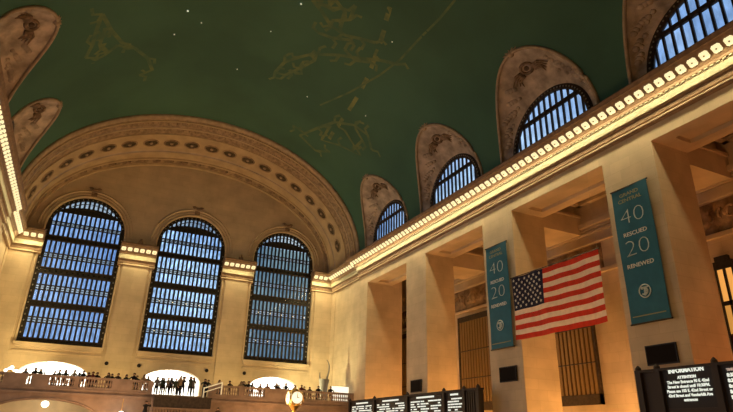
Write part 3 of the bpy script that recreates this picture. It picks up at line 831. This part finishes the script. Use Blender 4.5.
# ------------------------------------------------------------------ people on the balcony
SKIN = mat('skin', (.38,.22,.14), .6)
HAIRS = [mat('dark_hair', (.02,.014,.01), .7), mat('brown_hair', (.07,.04,.02), .7)]
CLO = {'black': (.012,.011,.012), 'dark brown': (.05,.03,.02), 'dark green': (.03,.04,.025), 'maroon': (.12,.02,.02), 'grey': (.13,.12,.11), 'tan': (.3,.21,.12), 'navy': (.015,.02,.04)}
CM = {k: mat(k.replace(' ', '_') + '_clothing', v, .85) for k, v in CLO.items()}
def make_body(pose, seed):
    r = random.Random(seed)
    # joints: (x,y,z,radius) facing -y, standing
    J = {}
    J['pel'] = (0,0,.95,.145); J['waist'] = (0,0,1.12,.135); J['chest'] = (0,-.01,1.3,.16); J['neck'] = (0,-.01,1.47,.062); J['head0'] = (0,-.02,1.58,.085); J['head1'] = (0,-.02,1.68,.095); J['head2'] = (0,-.01,1.745,.06)
    E = [('pel','waist'), ('waist','chest'), ('chest','neck'), ('neck','head0'), ('head0','head1'), ('head1','head2')]
    st = {'stand': .09, 'walk': .16}.get(pose, .1)
    for s, n_ in ((-1,'l'), (1,'r')):
        J['hip'+n_] = (s*.1,0,.86,.1); J['knee'+n_] = (s*.11, -.05 if (pose=='walk' and s>0) else .0, .48,.068); J['ank'+n_] = (s*.12, .12 if (pose=='walk' and s<0) else 0, .09,.045); J['toe'+n_] = (s*.13,-.14 + (.12 if (pose=='walk' and s<0) else 0),.035,.035)
        E += [('pel','hip'+n_), ('hip'+n_,'knee'+n_), ('knee'+n_,'ank'+n_), ('ank'+n_,'toe'+n_)]
        J['sh'+n_] = (s*.19,0,1.4,.068)
        if pose == 'lean': el, ha = (s*.27,-.2,1.2), (s*.2,-.42,1.14)
        elif pose == 'photo': el, ha = (s*.3,-.22,1.3), (s*.1,-.36,1.55)
        elif pose == 'wave' and s > 0: el, ha = (.36,-.1,1.5), (.3,-.15,1.8)
        else: el, ha = (s*.26,.02,1.12), (s*.26,-.12,.88)
        J['el'+n_] = (*el,.05); J['ha'+n_] = (*ha,.034); E += [('chest','sh'+n_), ('sh'+n_,'el'+n_), ('el'+n_,'ha'+n_)]
        # palm and five short fingers
        hd = (Vector(ha) - Vector(el)).normalized(); pm = Vector(ha) + hd*.07
        J['pa'+n_] = (*pm,.03); E.append(('ha'+n_,'pa'+n_))
        for q in range(5):
            off = Vector((.012*(q-2), 0, 0)); ln = (.05,.08,.085,.078,.06)[q]
            tip = pm + off*1.6 + hd*ln + (Vector((-s*.03,0,0)) if q == 0 else Vector((0,0,0)))
            J['f%d%s' % (q, n_)] = (*tip,.008); E.append(('pa'+n_,'f%d%s' % (q, n_)))
    ks = list(J); me = bpy.data.meshes.new('person_cage'); me.from_pydata([J[k][:3] for k in ks], [(ks.index(a), ks.index(b)) for a, b in E], [])
    o = bpy.data.objects.new('person_cage', me); COL.objects.link(o)
    md = o.modifiers.new('s', 'SKIN'); md.use_smooth_shade = True
    for i, k in enumerate(ks):
        sv = me.skin_vertices[0].data[i]; sv.radius = (J[k][3], J[k][3]*(.8 if k in ('pel','waist','chest') else 1)); sv.use_root = (k == 'pel')
    sd = o.modifiers.new('d', 'SUBSURF'); sd.levels = 1; sd.render_levels = 1
    dg = bpy.context.evaluated_depsgraph_get(); m2 = bpy.data.meshes.new_from_object(o.evaluated_get(dg)); m2.name = 'person_body'
    bpy.data.objects.remove(o)
    for m_ in (SKIN, SKIN, SKIN): m2.materials.append(m_)
    for p in m2.polygons:
        z = p.center.z; p.use_smooth = True
        hand = min((p.center - Vector(J['pa'+n_][:3])).length for n_ in 'lr') < .1
        p.material_index = 0 if (z > 1.49 or hand) else (1 if z > .9 else 2)
    return m2
def make_hair(long_):
    m = MB(); rows = []
    for i in range(7):
        a = pi*.5*i/6; rows.append([(.105*cos(a)*cos(2*pi*k/12), -.01 + .112*cos(a)*sin(2*pi*k/12)+.015, 1.66 + .115*sin(a) - (.06 if sin(2*pi*k/12) > -.3 and i == 0 else 0)) for k in range(12)])
    if long_: rows.insert(0, [(.11*cos(2*pi*k/12), .03+.09*max(-.2, sin(2*pi*k/12)), 1.46) for k in range(12)])
    m.grid(rows, True); return m
bodies = [make_body(p, i) for i, p in enumerate(['lean', 'stand', 'photo', 'walk', 'wave'])]
hm = [make_hair(False), make_hair(True)]
hair_me = []
for q in hm:
    t_ = q.build('hair', HAIRS[0], None, 'all'); hair_me.append(t_.data); bpy.data.objects.remove(t_)
cnt = 0
def person(x, y, z, h, rz, cloth, pose, label, hair=0, group=None):
    global cnt; cnt += 1
    r = empty('person', (x, y, z), rz); r.scale = (h/1.8*1.2, h/1.8*1.2, h/1.8*1.05)
    tag(r, label, 'person', group)
    o = bpy.data.objects.new('body', bodies[pose].copy()); COL.objects.link(o); o.parent = r
    for k_, m_ in enumerate((SKIN, CM[cloth], CM['black'] if cloth != 'black' else CM['navy'])): o.data.materials[k_] = m_
    hh = bpy.data.objects.new('hair', hair_me[hair].copy()); COL.objects.link(hh); hh.parent = r
    hh.data.materials.clear(); hh.data.materials.append(HAIRS[cnt % 2])
    return r
C = list(CLO)
# (x, height, clothing, pose, hair, words)
PL = [(-13.7,1.62,'grey',1,1,'in grey at the rail just left of the left doorway'),
 (-12.98,1.8,'black',0,0,'in black leaning on the rail at the left end of the left doorway'),
 (-12.5,1.66,'dark green',2,1,'in dark green beside the one in black in the left doorway'),
 (-11.37,1.6,'dark brown',0,0,'in dark brown in the centre of the left doorway'),
 (-10.96,1.68,'dark green',1,0,'in dark green right of centre in the left doorway'),
 (-10.47,1.76,'dark green',0,1,'taller, in dark green before the right half of the left doorway'),
 (-9.72,1.75,'tan',1,0,'in tan before the right end of the left doorway'),
 (-9.3,1.6,'grey',4,1,'in grey beside the right end of the left doorway'),
 (-8.96,1.74,'black',2,0,'in black at the right jamb of the left doorway'),
 (-8.5,1.66,'maroon',0,1,'in maroon just right of the left doorway'),
 (-8.15,1.7,'maroon',0,0,'in maroon, second right of the left doorway'),
 (-7.75,1.72,'black',0,0,'in black below the round vent right of the left doorway'),
 (-6.8,1.7,'dark brown',0,1,'in dark brown in the dark cluster left of the pilaster'),
 (-6.45,1.68,'black',2,0,'in black at the right of the dark cluster'),
 (-5.93,1.7,'dark brown',0,0,'alone at the rail, in dark brown between two clusters'),
 (-5.13,1.7,'dark green',0,1,'in dark green left of the broad dark figure'),
 (-4.5,1.82,'black',0,0,'broad, in black at the rail left of the middle doorway'),
 (-4.15,1.66,'dark green',0,0,'in dark green right of the broad dark figure'),
 (-3.55,1.74,'tan',1,1,'in tan at the left jamb of the middle doorway'),
 (-3.1,1.7,'grey',0,0,'in grey where the left balustrade ends at the middle doorway'),
 (3.78,1.7,'tan',1,1,'in tan right of the pale handrail'),
 (5.02,1.74,'dark brown',0,0,'in dark brown alone below the round vent right of the staircase'),
 (6.06,1.7,'tan',0,1,'in tan left of the black pair by the right doorway'),
 (6.49,1.78,'black',2,0,'in black, left of the pair by the right doorway'),
 (6.85,1.76,'black',0,0,'in black, right of the pair by the right doorway'),
 (7.45,1.68,'dark green',0,1,'in dark green just left of the right doorway'),
 (8.1,1.62,'dark brown',3,0,'in dark brown at the left jamb of the right doorway'),
 (9.1,1.72,'maroon',0,0,'in maroon before the left third of the right doorway'),
 (9.9,1.76,'dark brown',2,1,'in dark brown before the centre of the right doorway'),
 (10.4,1.66,'maroon',0,0,'in maroon before the centre of the right doorway'),
 (10.95,1.82,'black',1,0,'tall, in black before the centre of the right doorway'),
 (12.2,1.76,'dark brown',3,0,'in dark brown before the right third of the right doorway'),
 (12.75,1.74,'maroon',0,0,'in maroon before the right third of the right doorway'),
 (13.3,1.66,'dark brown',1,0,'in dark brown at the right jamb of the right doorway'),
 (13.7,1.6,'dark brown',0,1,'in dark brown right of the right doorway'),
 (15.0,1.8,'black',0,0,'in black at the right end of the balcony, left of the pair'),
 (16.2,1.8,'black',0,0,'in black at the right end of the balcony, beside the grey stand')]
for i, (x, h, cl, ps, hr_, w) in enumerate(PL):
    y = YB + (1.85 if i % 2 else 1.15)
    if 15 < x: y = YB + 1.15
    person(x, y, 5.1, h, random.uniform(-.5, .5), cl, ps, 'person ' + w, hr_)
CR = [(-2.3,-6.9,1.62,'grey',3,'in grey at the left edge of the middle doorway'), (-1.75,-6.2,1.66,'dark green',1,'in dark green left in the middle doorway'),
      (-1.3,-7.2,1.6,'grey',0,'in grey in the huddle left in the middle doorway'), (-.95,-6.7,1.68,'navy',1,'in navy in the huddle left in the middle doorway'), (-.6,-7.3,1.55,'dark green',3,'short, in dark green near the middle of the middle doorway'),
      (-.1,-6.9,1.85,'tan',4,'in tan with an arm raised in the middle doorway'), (.3,-6.1,1.86,'black',1,'tall, in black at the centre of the middle doorway'),
      (.85,-7.1,1.84,'dark green',2,'in dark green at the centre right of the middle doorway'), (1.25,-6.5,1.8,'grey',1,'slim, in grey alone at the right of the middle doorway'),
      (-2.15,-5.3,1.7,'dark green',1,'in dark green farther back at the left of the middle doorway'), (-1.35,-4.5,1.72,'black',0,'in black farther back left in the middle doorway'), (-.75,-5.4,1.7,'dark green',1,'in dark green farther back in the huddle of the middle doorway'), (.05,-5.2,1.74,'grey',1,'in grey farther back at the centre of the middle doorway'),
      (2.3,-7.0,1.7,'black',0,'in black before the right jamb of the middle doorway'), (2.85,-5.9,1.72,'dark green',1,'in dark green at the foot of the pale handrail')]
for i, (x, y, h, cl, ps, w) in enumerate(CR): person(x, y, 5.1, h, random.uniform(-.6, .6) + (pi if i % 3 == 0 else 0), cl, ps, 'person ' + w, i % 2)
# two on the lower landings, in front of the fascia
person(-3.3, YB-1.9, 2.5, 1.78, .4, 'black', 2, 'person in black on the lower landing left of the dark parapet', 0)
person(3.3, YB-1.9, 2.3, 1.7, -.4, 'dark brown', 1, 'person in dark brown on the lower landing right of the dark parapet', 1)
person(-3.35, YB-2.2, 0, 1.75, .4, 'black', 2, 'placeholder') if False else None

# ------------------------------------------------------------------ text helper
FRONT = Matrix(((0,0,-1,0), (-1,0,0,0), (0,1,0,0), (0,0,0,1)))   # text on a wall facing -X
def text(s, name, size, y, z, x, m, parent, depth=.012, align='CENTER', sx=1.0, bold=0):
    cu = bpy.data.curves.new(name, 'FONT'); cu.body = s; cu.size = size; cu.align_x = align; cu.align_y = 'CENTER'; cu.extrude = depth; cu.offset = bold
    cu.resolution_u = 3
    cu.materials.append(m)
    t_ = bpy.data.objects.new(name, cu); COL.objects.link(t_)
    me = bpy.data.meshes.new_from_object(t_.evaluated_get(bpy.context.evaluated_depsgraph_get())); me.name = name
    bpy.data.objects.remove(t_); o = bpy.data.objects.new(name, me); COL.objects.link(o)
    o.matrix_local = Matrix.Translation((x, y, z)) @ FRONT @ Matrix.Scale(sx, 4, (1,0,0))
    if parent: o.parent = parent
    return o

# banners ---------------------------------------------------------------
TEAL = noisy(mat('teal_banner_cloth', (.03,.15,.22), .7), 1.5, .12)
TEALD = mat('dark_teal_cloth', (.015,.085,.095), .7)
BW = mat('banner_white_print', (.55,.64,.63), .7)
BWB = mat('banner_bright_print', (.72,.74,.70), .7)
BG = mat('banner_gold_print', (.30,.30,.17), .7)
def banner(yc, w, z0, z1, label):
    r = empty('banner', (W-.3, yc, z0)); tag(r, label, 'banner')
    h = z1 - z0; rows = []
    for i in range(25):
        z = h*i/24; rows.append([(.03*sin(z*.9 + k*.5), w/2 - w*k/8, z) for k in range(9)])
    m = MB(); m.grid(rows); rows2 = [[(x+.03, y, z) for x, y, z in q] for q in rows]; m.grid(rows2)
    m.build('banner_cloth', TEAL, r, 'all')
    MB().tube([(.02, w/2+.06, h), (.02, -w/2-.06, h)], .05).build('top_rod', mat_rail, r); MB().tube([(.02, w/2+.06, 0), (.02, -w/2-.06, 0)], .05).build('bottom_rod', mat_rail, r)
    MB().tube([(.02, w/2-.2, h), (.36, w/2-.2, h)], .03).tube([(.02, -w/2+.2, h), (.36, -w/2+.2, h)], .03).build('wall_bracket', mat_rail, r)
    X = -.06
    def T(s, f_, size, m_, sx=1, b=0): text(s, 'banner_lettering', size*.87, 0, h*(1-f_), X, m_, r, .008, 'CENTER', sx, b)
    T('GRAND', .060, .36, BG, 1.2, .002); T('CENTRAL', .105, .36, BG, 1.2, .002)
    T('40', .235, 1.55, BW, 1.3, -.04); T('RESCUED', .365, .39, BWB, 1.12, .004)
    T('20', .475, 1.55, BW, 1.3, -.04); T('RENEWED', .60, .39, BWB, 1.12, .004)
    # round monogram
    m = MB(); zc = h*(1-.79)
    ring = [(X, .36*cos(2*pi*k/24), zc + .36*sin(2*pi*k/24)) for k in range(24)]
    m.tube(ring, .035, 5, True)
    m.tube([(X, .2*cos(a)+.03, zc+.2*sin(a)) for a in [.6 + j*.35 for j in range(15)]], .045, 5)
    m.box(X-.02, X+.02, -.05, .05, zc-.26, zc+.24).box(X-.02, X+.02, -.22, .22, zc+.16, zc+.24)
    m.tube([(X, .13*cos(a)-.02, zc-.02+.13*sin(a)) for a in [1.0 + j*.4 for j in range(12)]], .035, 5).box(X-.02, X+.02, -.16, .0, zc-.04, zc+.02)
    m.build('round_monogram', BW, r)
    MB().box(X, X+.02, -w*.42, w*.42, h*.045, h*.052).build('gold_line', BG, r)
    cloth = [o for o in r.children if o.name.startswith('banner_cloth')][0]
    for o in list(r.children):
        if o.name.startswith(('banner_lettering', 'round_monogram', 'gold_line')): o.parent = cloth
    return r
b1 = banner(-34.55, 2.5, 7.95, 15.85, 'teal 40 rescued 20 renewed banner on the pier left of the flag')
b2 = banner(-47.05, 2.5, 7.85, 15.95, 'teal 40 rescued 20 renewed banner on the pier right of the flag')
# FONT children were given world positions relative to the banner frame: make them local
# ------------------------------------------------------------------ flag
RED = noisy(mat('flag_red', (.62,.05,.025), .8), 3, .12); FWH = noisy(mat('flag_white', (.9,.8,.68), .8), 3, .08); BLU = noisy(mat('flag_blue', (.018,.02,.055), .8), 3, .15)
STW = mat('flag_star_white', (.7,.68,.62), .8)
for q in (RED, FWH, BLU):
    nt_ = q.node_tree; b_ = nt_.nodes['Principled BSDF']; o_ = nt_.nodes['Material Output']
    tl = nd(q, 'ShaderNodeBsdfTranslucent'); mx_ = nd(q, 'ShaderNodeMixShader'); mx_.inputs[0].default_value = .3
    src = b_.inputs['Base Color'].links[0].from_socket; lk(q, src, tl.inputs['Color'])
    lk(q, b_.outputs[0], mx_.inputs[1]); lk(q, tl.outputs[0], mx_.inputs[2]); lk(q, mx_.outputs[0], o_.inputs['Surface'])
fl = empty('flag', (W-.42, -40.28, 8.3)); tag(fl, 'large American flag hanging flat in the opening between the two banners', 'flag')
FL, FH = 8.1, 4.45
def fp(u, v, off=0):
    return (.10*sin(u*9 + v*1.5)*(.4+.6*(1-v)) + .05*sin(u*23+v*4) - off, FL/2 - FL*u, FH*v - .06*sin(pi*u))
m = MB(); NU = 60
for i in range(13):
    for j in range(3):
        va = (i + j/3)/13; vb = (i + (j+1)/3)/13
        for k in range(NU):
            ua, ub = k/NU, (k+1)/NU
            m.cur = 2 if (i >= 6 and ub <= .4001) else (0 if i % 2 == 0 else 1)
            m.add([fp(ua, va), fp(ub, va), fp(ub, vb), fp(ua, vb)], [(0,1,2,3)])
m.build('flag_cloth', [RED, FWH, BLU], fl, 'all')
s = MB()
for r_ in range(9):
    for c_ in range(11):
        if (r_ + c_) % 2 == 0:
            u = .4*(c_+1)/12; v = 6/13 + 7/13*(r_+1)/10; ctr = fp(u, v, .03); vs = [ctr]
            for k in range(10):
                R_ = .135 if k % 2 == 0 else .055; a = pi/2 + k*pi/5; vs.append((ctr[0], ctr[1] - R_*cos(a), ctr[2] + R_*sin(a)))
            s.add(vs, [(0, k+1, (k+1) % 10 + 1) for k in range(10)])
s.build('flag_stars', STW, [o for o in fl.children if o.name.startswith('flag_cloth')][0])
MB().tube([(0, FL/2+.1, FH+.02), (0, -FL/2-.1, FH+.02)], .035).build('top_rod', mat_rail, fl)
for q in (-1, 1): MB().tube([(0, q*(FL/2-.05), FH), (0, q*(FL/2-.05), 10.9)], .008, 4).build('hanging_cable', FRZ, fl)

# screens on the piers
for y, lab in ((-22.0, 'small black screen on the pier above the departure board'), (-34.75, 'small black screen on the pier below the left teal banner'), (-47.2, 'small black screen on the pier below the right teal banner')):
    w = 1.86
    r = empty('wall_screen', (W-.02, y, 5.6)); tag(r, lab, 'screen')
    MB().box(-.12, -.04, -w/2, w/2, 0, 1.05).build('casing', DARK, r); MB().box(-.13, -.12, -w/2+.07, w/2-.07, .07, .98).build('screen_panel', mat_scr if 'mat_scr' in globals() else globals().setdefault('mat_scr', mat('black_screen', (.01,.007,.006), .8, spec=.1)), r)
    MB().box(-.04, .03, -.3, .3, .3, .7).build('wall_mount', DARK, r)

# ------------------------------------------------------------------ departure boards
XBD = 16.6
def board(ys_, zt, zb, label, kind):
    y0, y1 = ys_[0], ys_[-1]; yc = (y0+y1)/2
    r = empty('departure_board', (XBD, yc, 0)); tag(r, label, 'departure board')
    MB().box(.12, .5, y1-yc, y0-yc, zb, zt-.1).build('cabinet', BOARD, r)
    MB().box(-.05, .56, y1-yc-.05, y0-yc+.05, zt-.12, zt).build('cornice', BOARD, r)
    MB().box(.16, .46, y1-yc+.2, y0-yc-.2, 0, zb).build('ticket_office_wall', PLAIN, r)
    for y in ys_:
        p = MB().box(-.06, .14, y-yc-.16, y-yc+.16, zb, zt).lathe([(.16, zt), (.14, zt+.12), (.06, zt+.22), (.02, zt+.25)], (.06, y-yc, 0), 8)
        p.build('post', BOARD, r)
    return r, yc
zt = 5.22
A = [-11.2, -16.8, -23.1, -28.8, -31.5, -33.2]
r, yc = board(A, zt, 2.6, 'long dark departure board with rows of white text below the farther piers', 0)
rr = random.Random(3)
for i in range(4):
    a, b = A[i]-.45, A[i+1]+.45; wd = a-b
    dp = MB().box(.1, .13, b-yc, a-yc, 2.7, zt-.2).build('display_panel', DARK, r)
    hd = MB(); hd.box(.05, .1, (a+b)/2-yc-wd*.28, (a+b)/2-yc+wd*.28, zt-.38, zt-.25)
    hd.build('header_text_strip', LETTER, dp)
    tx = MB(); z = zt - .62
    while z > 2.8:
        for c0, c1 in ((.02,.30), (.36,.62), (.68,.98)) if i < 3 else ((.02,.95),):
            y = a - wd*c0; ye = a - wd*(c1 - rr.uniform(0, .08))
            while y > ye:
                l = rr.uniform(.12, .55)
                if rr.random() > .15: tx.box(.06, .1, y-yc-l, y-yc, z-.055, z+.045)
                y -= l + .08
        z -= .2
    tx.build('illegible_text_rows', LETTER, dp)
m = MB()
for k in range(6):
    y = A[4] - .35 - k*.27; m.box(.02, .14, y-yc-.07, y-yc+.07, 2.7, zt-.25)
m.build('louvres', BOARD, r)
B = [-46.85, -47.95, -50.95, -54.3, -57.6]
zt2 = 5.2
r, yc = board(B, zt2, 2.6, 'dark information board with white text at the lower right corner', 1)
dp1 = MB().box(.1, .13, B[2]-yc+.2, B[1]-yc-.2, 3.3, zt2-.06).build('display_panel', DARK, r)
dp2 = MB().box(.1, .13, B[3]-yc+.2, B[2]-yc-.2, 3.3, zt2-.06).build('display_panel', DARK, r)
cy = (B[1]+B[2])/2 - yc
def bt(s_, size, y, z, m_=LETTER, al='CENTER', b=.012, sx=1): text(s_, 'board_text', size, y, z, .07, m_, dp1 if y > B[2]-yc else dp2, .006, al, sx, b)
bt('INFORMATION', .27, cy, zt2-.19, b=.016, sx=1.0)
bt('ATTENTION', .17, cy, 4.70)
for k, s_ in enumerate(('The New Entrance 90 E. 42nd', 'Street is closed until 10:30PM.', 'Please use 105 E. 42nd Street or', '43rd Street and Vanderbilt Ave', 'entrances')):
    bt(s_, .19, cy, 4.49-.205*k, b=.008, sx=.93)
y = B[2] - yc
bt('TIME', .14, y-.62, 4.85, LETTERDIM); bt('TRACK', .14, y-1.35, 4.87, LETTERDIM)
for k, (s_, s2) in enumerate((('8:35', '18'), ('8:36', '24'), ('8:45', '36'), ('8:55', '30'), ('9:05', '23'))):
    bt(s_, .21, y-.62, 4.62-.235*k); bt(s2, .21, y-1.4, 4.64-.235*k)

# ------------------------------------------------------------------ information booth clock
cl = empty('information_clock', (1.15, -38, 0)); tag(cl, 'round brass four-faced clock with glowing opal dials', 'clock')
zc = 3.5
BOOTH = mat('booth_marble', (.5,.42,.3), .4)
kb = empty('information_booth', (1.15, -38, 0)); tag(kb, 'round information booth under the four-faced clock', 'booth')
MB().lathe([(1.9,0), (1.9,1.0), (2.0,1.05), (2.0,1.12), (1.85,1.12)], (0,0,0), 24).build('counter', BOOTH, kb)
MB().lathe([(1.7,1.12), (1.7,2.1), (1.85,2.15), (1.8,2.3), (.5,2.42), (.3,2.44)], (0,0,0), 24).build('glazed_drum', mat_rail, kb)
MB().lathe([(.3,2.45), (.25,2.6), (.1,2.7), (.08,2.85), (.16,2.95), (.22,3.05), (.3,3.12)], (0,0,0), 14).build('pedestal', BRASS, cl, True)
for k in range(4):
    a = k*pi/2; R_ = Matrix.Rotation(a, 4, 'Z')
    g = MB(); g.lathe([(.29,-.36), (.31,-.38), (.02,-.41)], (0,0,0), 24, 'y'); g.v = [tuple(R_ @ Vector(v) + Vector((0,0,zc))) for v in g.v]; dial = g.build('dial', OPAL, cl, True)
    g = MB(); g.tube([(.32*cos(2*pi*j/24), -.36, .32*sin(2*pi*j/24)) for j in range(24)], .035, 6, True); g.v = [tuple(R_ @ Vector(v) + Vector((0,0,zc))) for v in g.v]; g.build('dial_rim', BRASS, dial, True)
    g = MB(); g.box(-.014, .014, -.44, -.42, -.02, .22); g.box(-.02, .12, -.44, -.42, -.014, .018)
    for j in range(12):
        b_ = 2*pi*j/12; g.box(.25*sin(b_)-.012, .25*sin(b_)+.012, -.43, -.405, .25*cos(b_)-.012, .25*cos(b_)+.012)
    g.v = [tuple(R_ @ Vector(v) + Vector((0,0,zc))) for v in g.v]; g.build('clock_hands', DARK, dial)
g = MB()
for k in range(4):
    a = pi/4 + k*pi/2; g.tube([(.34*cos(a)*cos(t), .34*sin(a)*cos(t), zc+.42*sin(t)) for t in [-1.3 + j*.26 for j in range(11)]], .06, 6)
g.ball((0,0,zc), .26); g.build('brass_frame', BRASS, cl, True)
MB().lathe([(.18,zc+.36), (.1,zc+.42), (.05,zc+.46), (.08,zc+.52), (.03,zc+.6)], (0,0,0), 10).build('acorn_finial', BRASS, cl, True)

# ------------------------------------------------------------------ lights
def light(t, loc, e, col, rot=None, **k):
    l = bpy.data.lights.new(t.lower() + '_lamp', t); l.energy = e; l.color = col
    for a, b in k.items(): setattr(l, a, b)
    o = bpy.data.objects.new(t.lower() + '_lamp', l); COL.objects.link(o); o.location = loc
    if rot: o.rotation_euler = rot
    return o
WARM = (1, .70, .30)
K = 1.0
# the light of the cornice lamp rows
for y in (-14, -24, -34, -44, -54):
    light('AREA', (W-1.03, y, 20.77), 310*K, (1,.82,.45), (0, -.1, 0), shape='RECTANGLE', size=.35, size_y=10)
light('AREA', (WR-1.03, -4.8, 20.77), 260*K, (1,.8,.42), (0, TILT, 0), shape='RECTANGLE', size=.35, size_y=7.5)
for y in (-14, -24): light('AREA', (-W+1.03, y, 20.77), 190*K, (1,.8,.40), (0, -TILT*.5, 0), shape='RECTANGLE', size=.35, size_y=10)
light('AREA', (-WR+1.03, -4.8, 20.77), 180*K, (1,.8,.40), (0, -TILT*.5, 0), shape='RECTANGLE', size=.35, size_y=7.5)
for x, w in ((-S/2, 3.6), (S/2, 3.6), (16.6, 2), (-16.6, 2)):
    light('AREA', (x, -1.03, 20.77), 190*K, (1,.8,.40), (-TILT*.5,0,0), shape='RECTANGLE', size=w, size_y=.35)
# warm lamps low in the aisle behind the boards
for i, c in enumerate(CEN[:5]):
    light('POINT', (20.9, c, 1.2), 980*K*(1, 1, .9, .34, .4)[i], (1,.52,.17) if i < 3 else (1,.32,.10), shadow_soft_size=.8)
    light('POINT', (23.4, c, 1.2), 600*K*(1, 1, .9, .34, .4)[i], (1,.47,.13) if i < 3 else (1,.32,.10), shadow_soft_size=.8)
# added fill lights near floor level, no fixtures, brightening the hall from below
for x, y, e in ((0, -20, 1400), (0, -38, 2000), (0, -56, 1900), (-8, -12, 900), (9, -12, 1000)):
    light('POINT', (x, y, 2.2), e*K, (1,.57,.25), shadow_soft_size=1.2)
# balcony floods washing the end wall
for x in (-14, -5.9, 5.9, 14):
    light('SPOT', (x, -4.5, 5.3), 960*K, (1,.68,.25), (2.5, 0, 0), spot_size=2.6, spot_blend=1, shadow_soft_size=.4)
light('SPOT', (10.5, -4.6, 5.4), 3600*K, (1,.88,.46), (2.15, 0, -1.5), spot_size=2.2, spot_blend=1, shadow_soft_size=.4)
light('SPOT', (-10.5, -4.6, 5.4), 2600*K, (1,.8,.40), (2.15, 0, 1.5), spot_size=2.2, spot_blend=1, shadow_soft_size=.4)
for x in (-11.6, 11.6): light('POINT', (x, -4, 3.3), 260*K, (1,.8,.5), shadow_soft_size=.3)
light('POINT', (-5.2, -9.4, 3.1), 60*K, (1,.9,.75), shadow_soft_size=.3)

# ------------------------------------------------------------------ world: dusk sky outside the windows
w = bpy.data.worlds.new('dusk_sky'); SC.world = w; w.use_nodes = True
nt = w.node_tree; bg = nt.nodes['Background']
tc = nt.nodes.new('ShaderNodeTexCoord'); nz = nt.nodes.new('ShaderNodeTexNoise'); nz.inputs['Scale'].default_value = 6; nz.inputs['Detail'].default_value = 5
rm = nt.nodes.new('ShaderNodeValToRGB'); rm.color_ramp.elements[0].position = .35; rm.color_ramp.elements[1].position = .7
rm.color_ramp.elements[0].color = (.20,.34,.64,1); rm.color_ramp.elements[1].color = (.55,.74,1.0,1)
nt.links.new(tc.outputs['Generated'], nz.inputs['Vector']); nt.links.new(nz.outputs['Fac'], rm.inputs[0]); nt.links.new(rm.outputs[0], bg.inputs['Color'])
bg.inputs['Strength'].default_value = 1.4

# ------------------------------------------------------------------ camera
f_, yaw, pitch, roll, cx, D = 559.4524, .4486, .3944, .0265, -9.1834, 67.5702
fw = Vector((sin(yaw)*cos(pitch), cos(yaw)*cos(pitch), sin(pitch))); r0 = Vector((cos(yaw), -sin(yaw), 0)); u0 = r0.cross(fw)
rt = cos(roll)*r0 + sin(roll)*u0; up = -sin(roll)*r0 + cos(roll)*u0
cam = bpy.data.cameras.new('camera'); co = bpy.data.objects.new('camera', cam); COL.objects.link(co)
mw = Matrix((rt, up, -fw)).transposed().to_4x4(); mw.translation = Vector((cx, -D, 1.6)); co.matrix_world = mw
cam.sensor_width = 36; cam.lens = f_*36/733; cam.clip_end = 400
SC.camera = co
SC.view_settings.view_transform = 'Standard'; SC.view_settings.look = 'None'; SC.view_settings.exposure = 0; SC.view_settings.gamma = 1
SC.cycles.max_bounces = 6; SC.cycles.diffuse_bounces = 4; SC.cycles.transparent_max_bounces = 12
SC.cycles.use_denoising = True
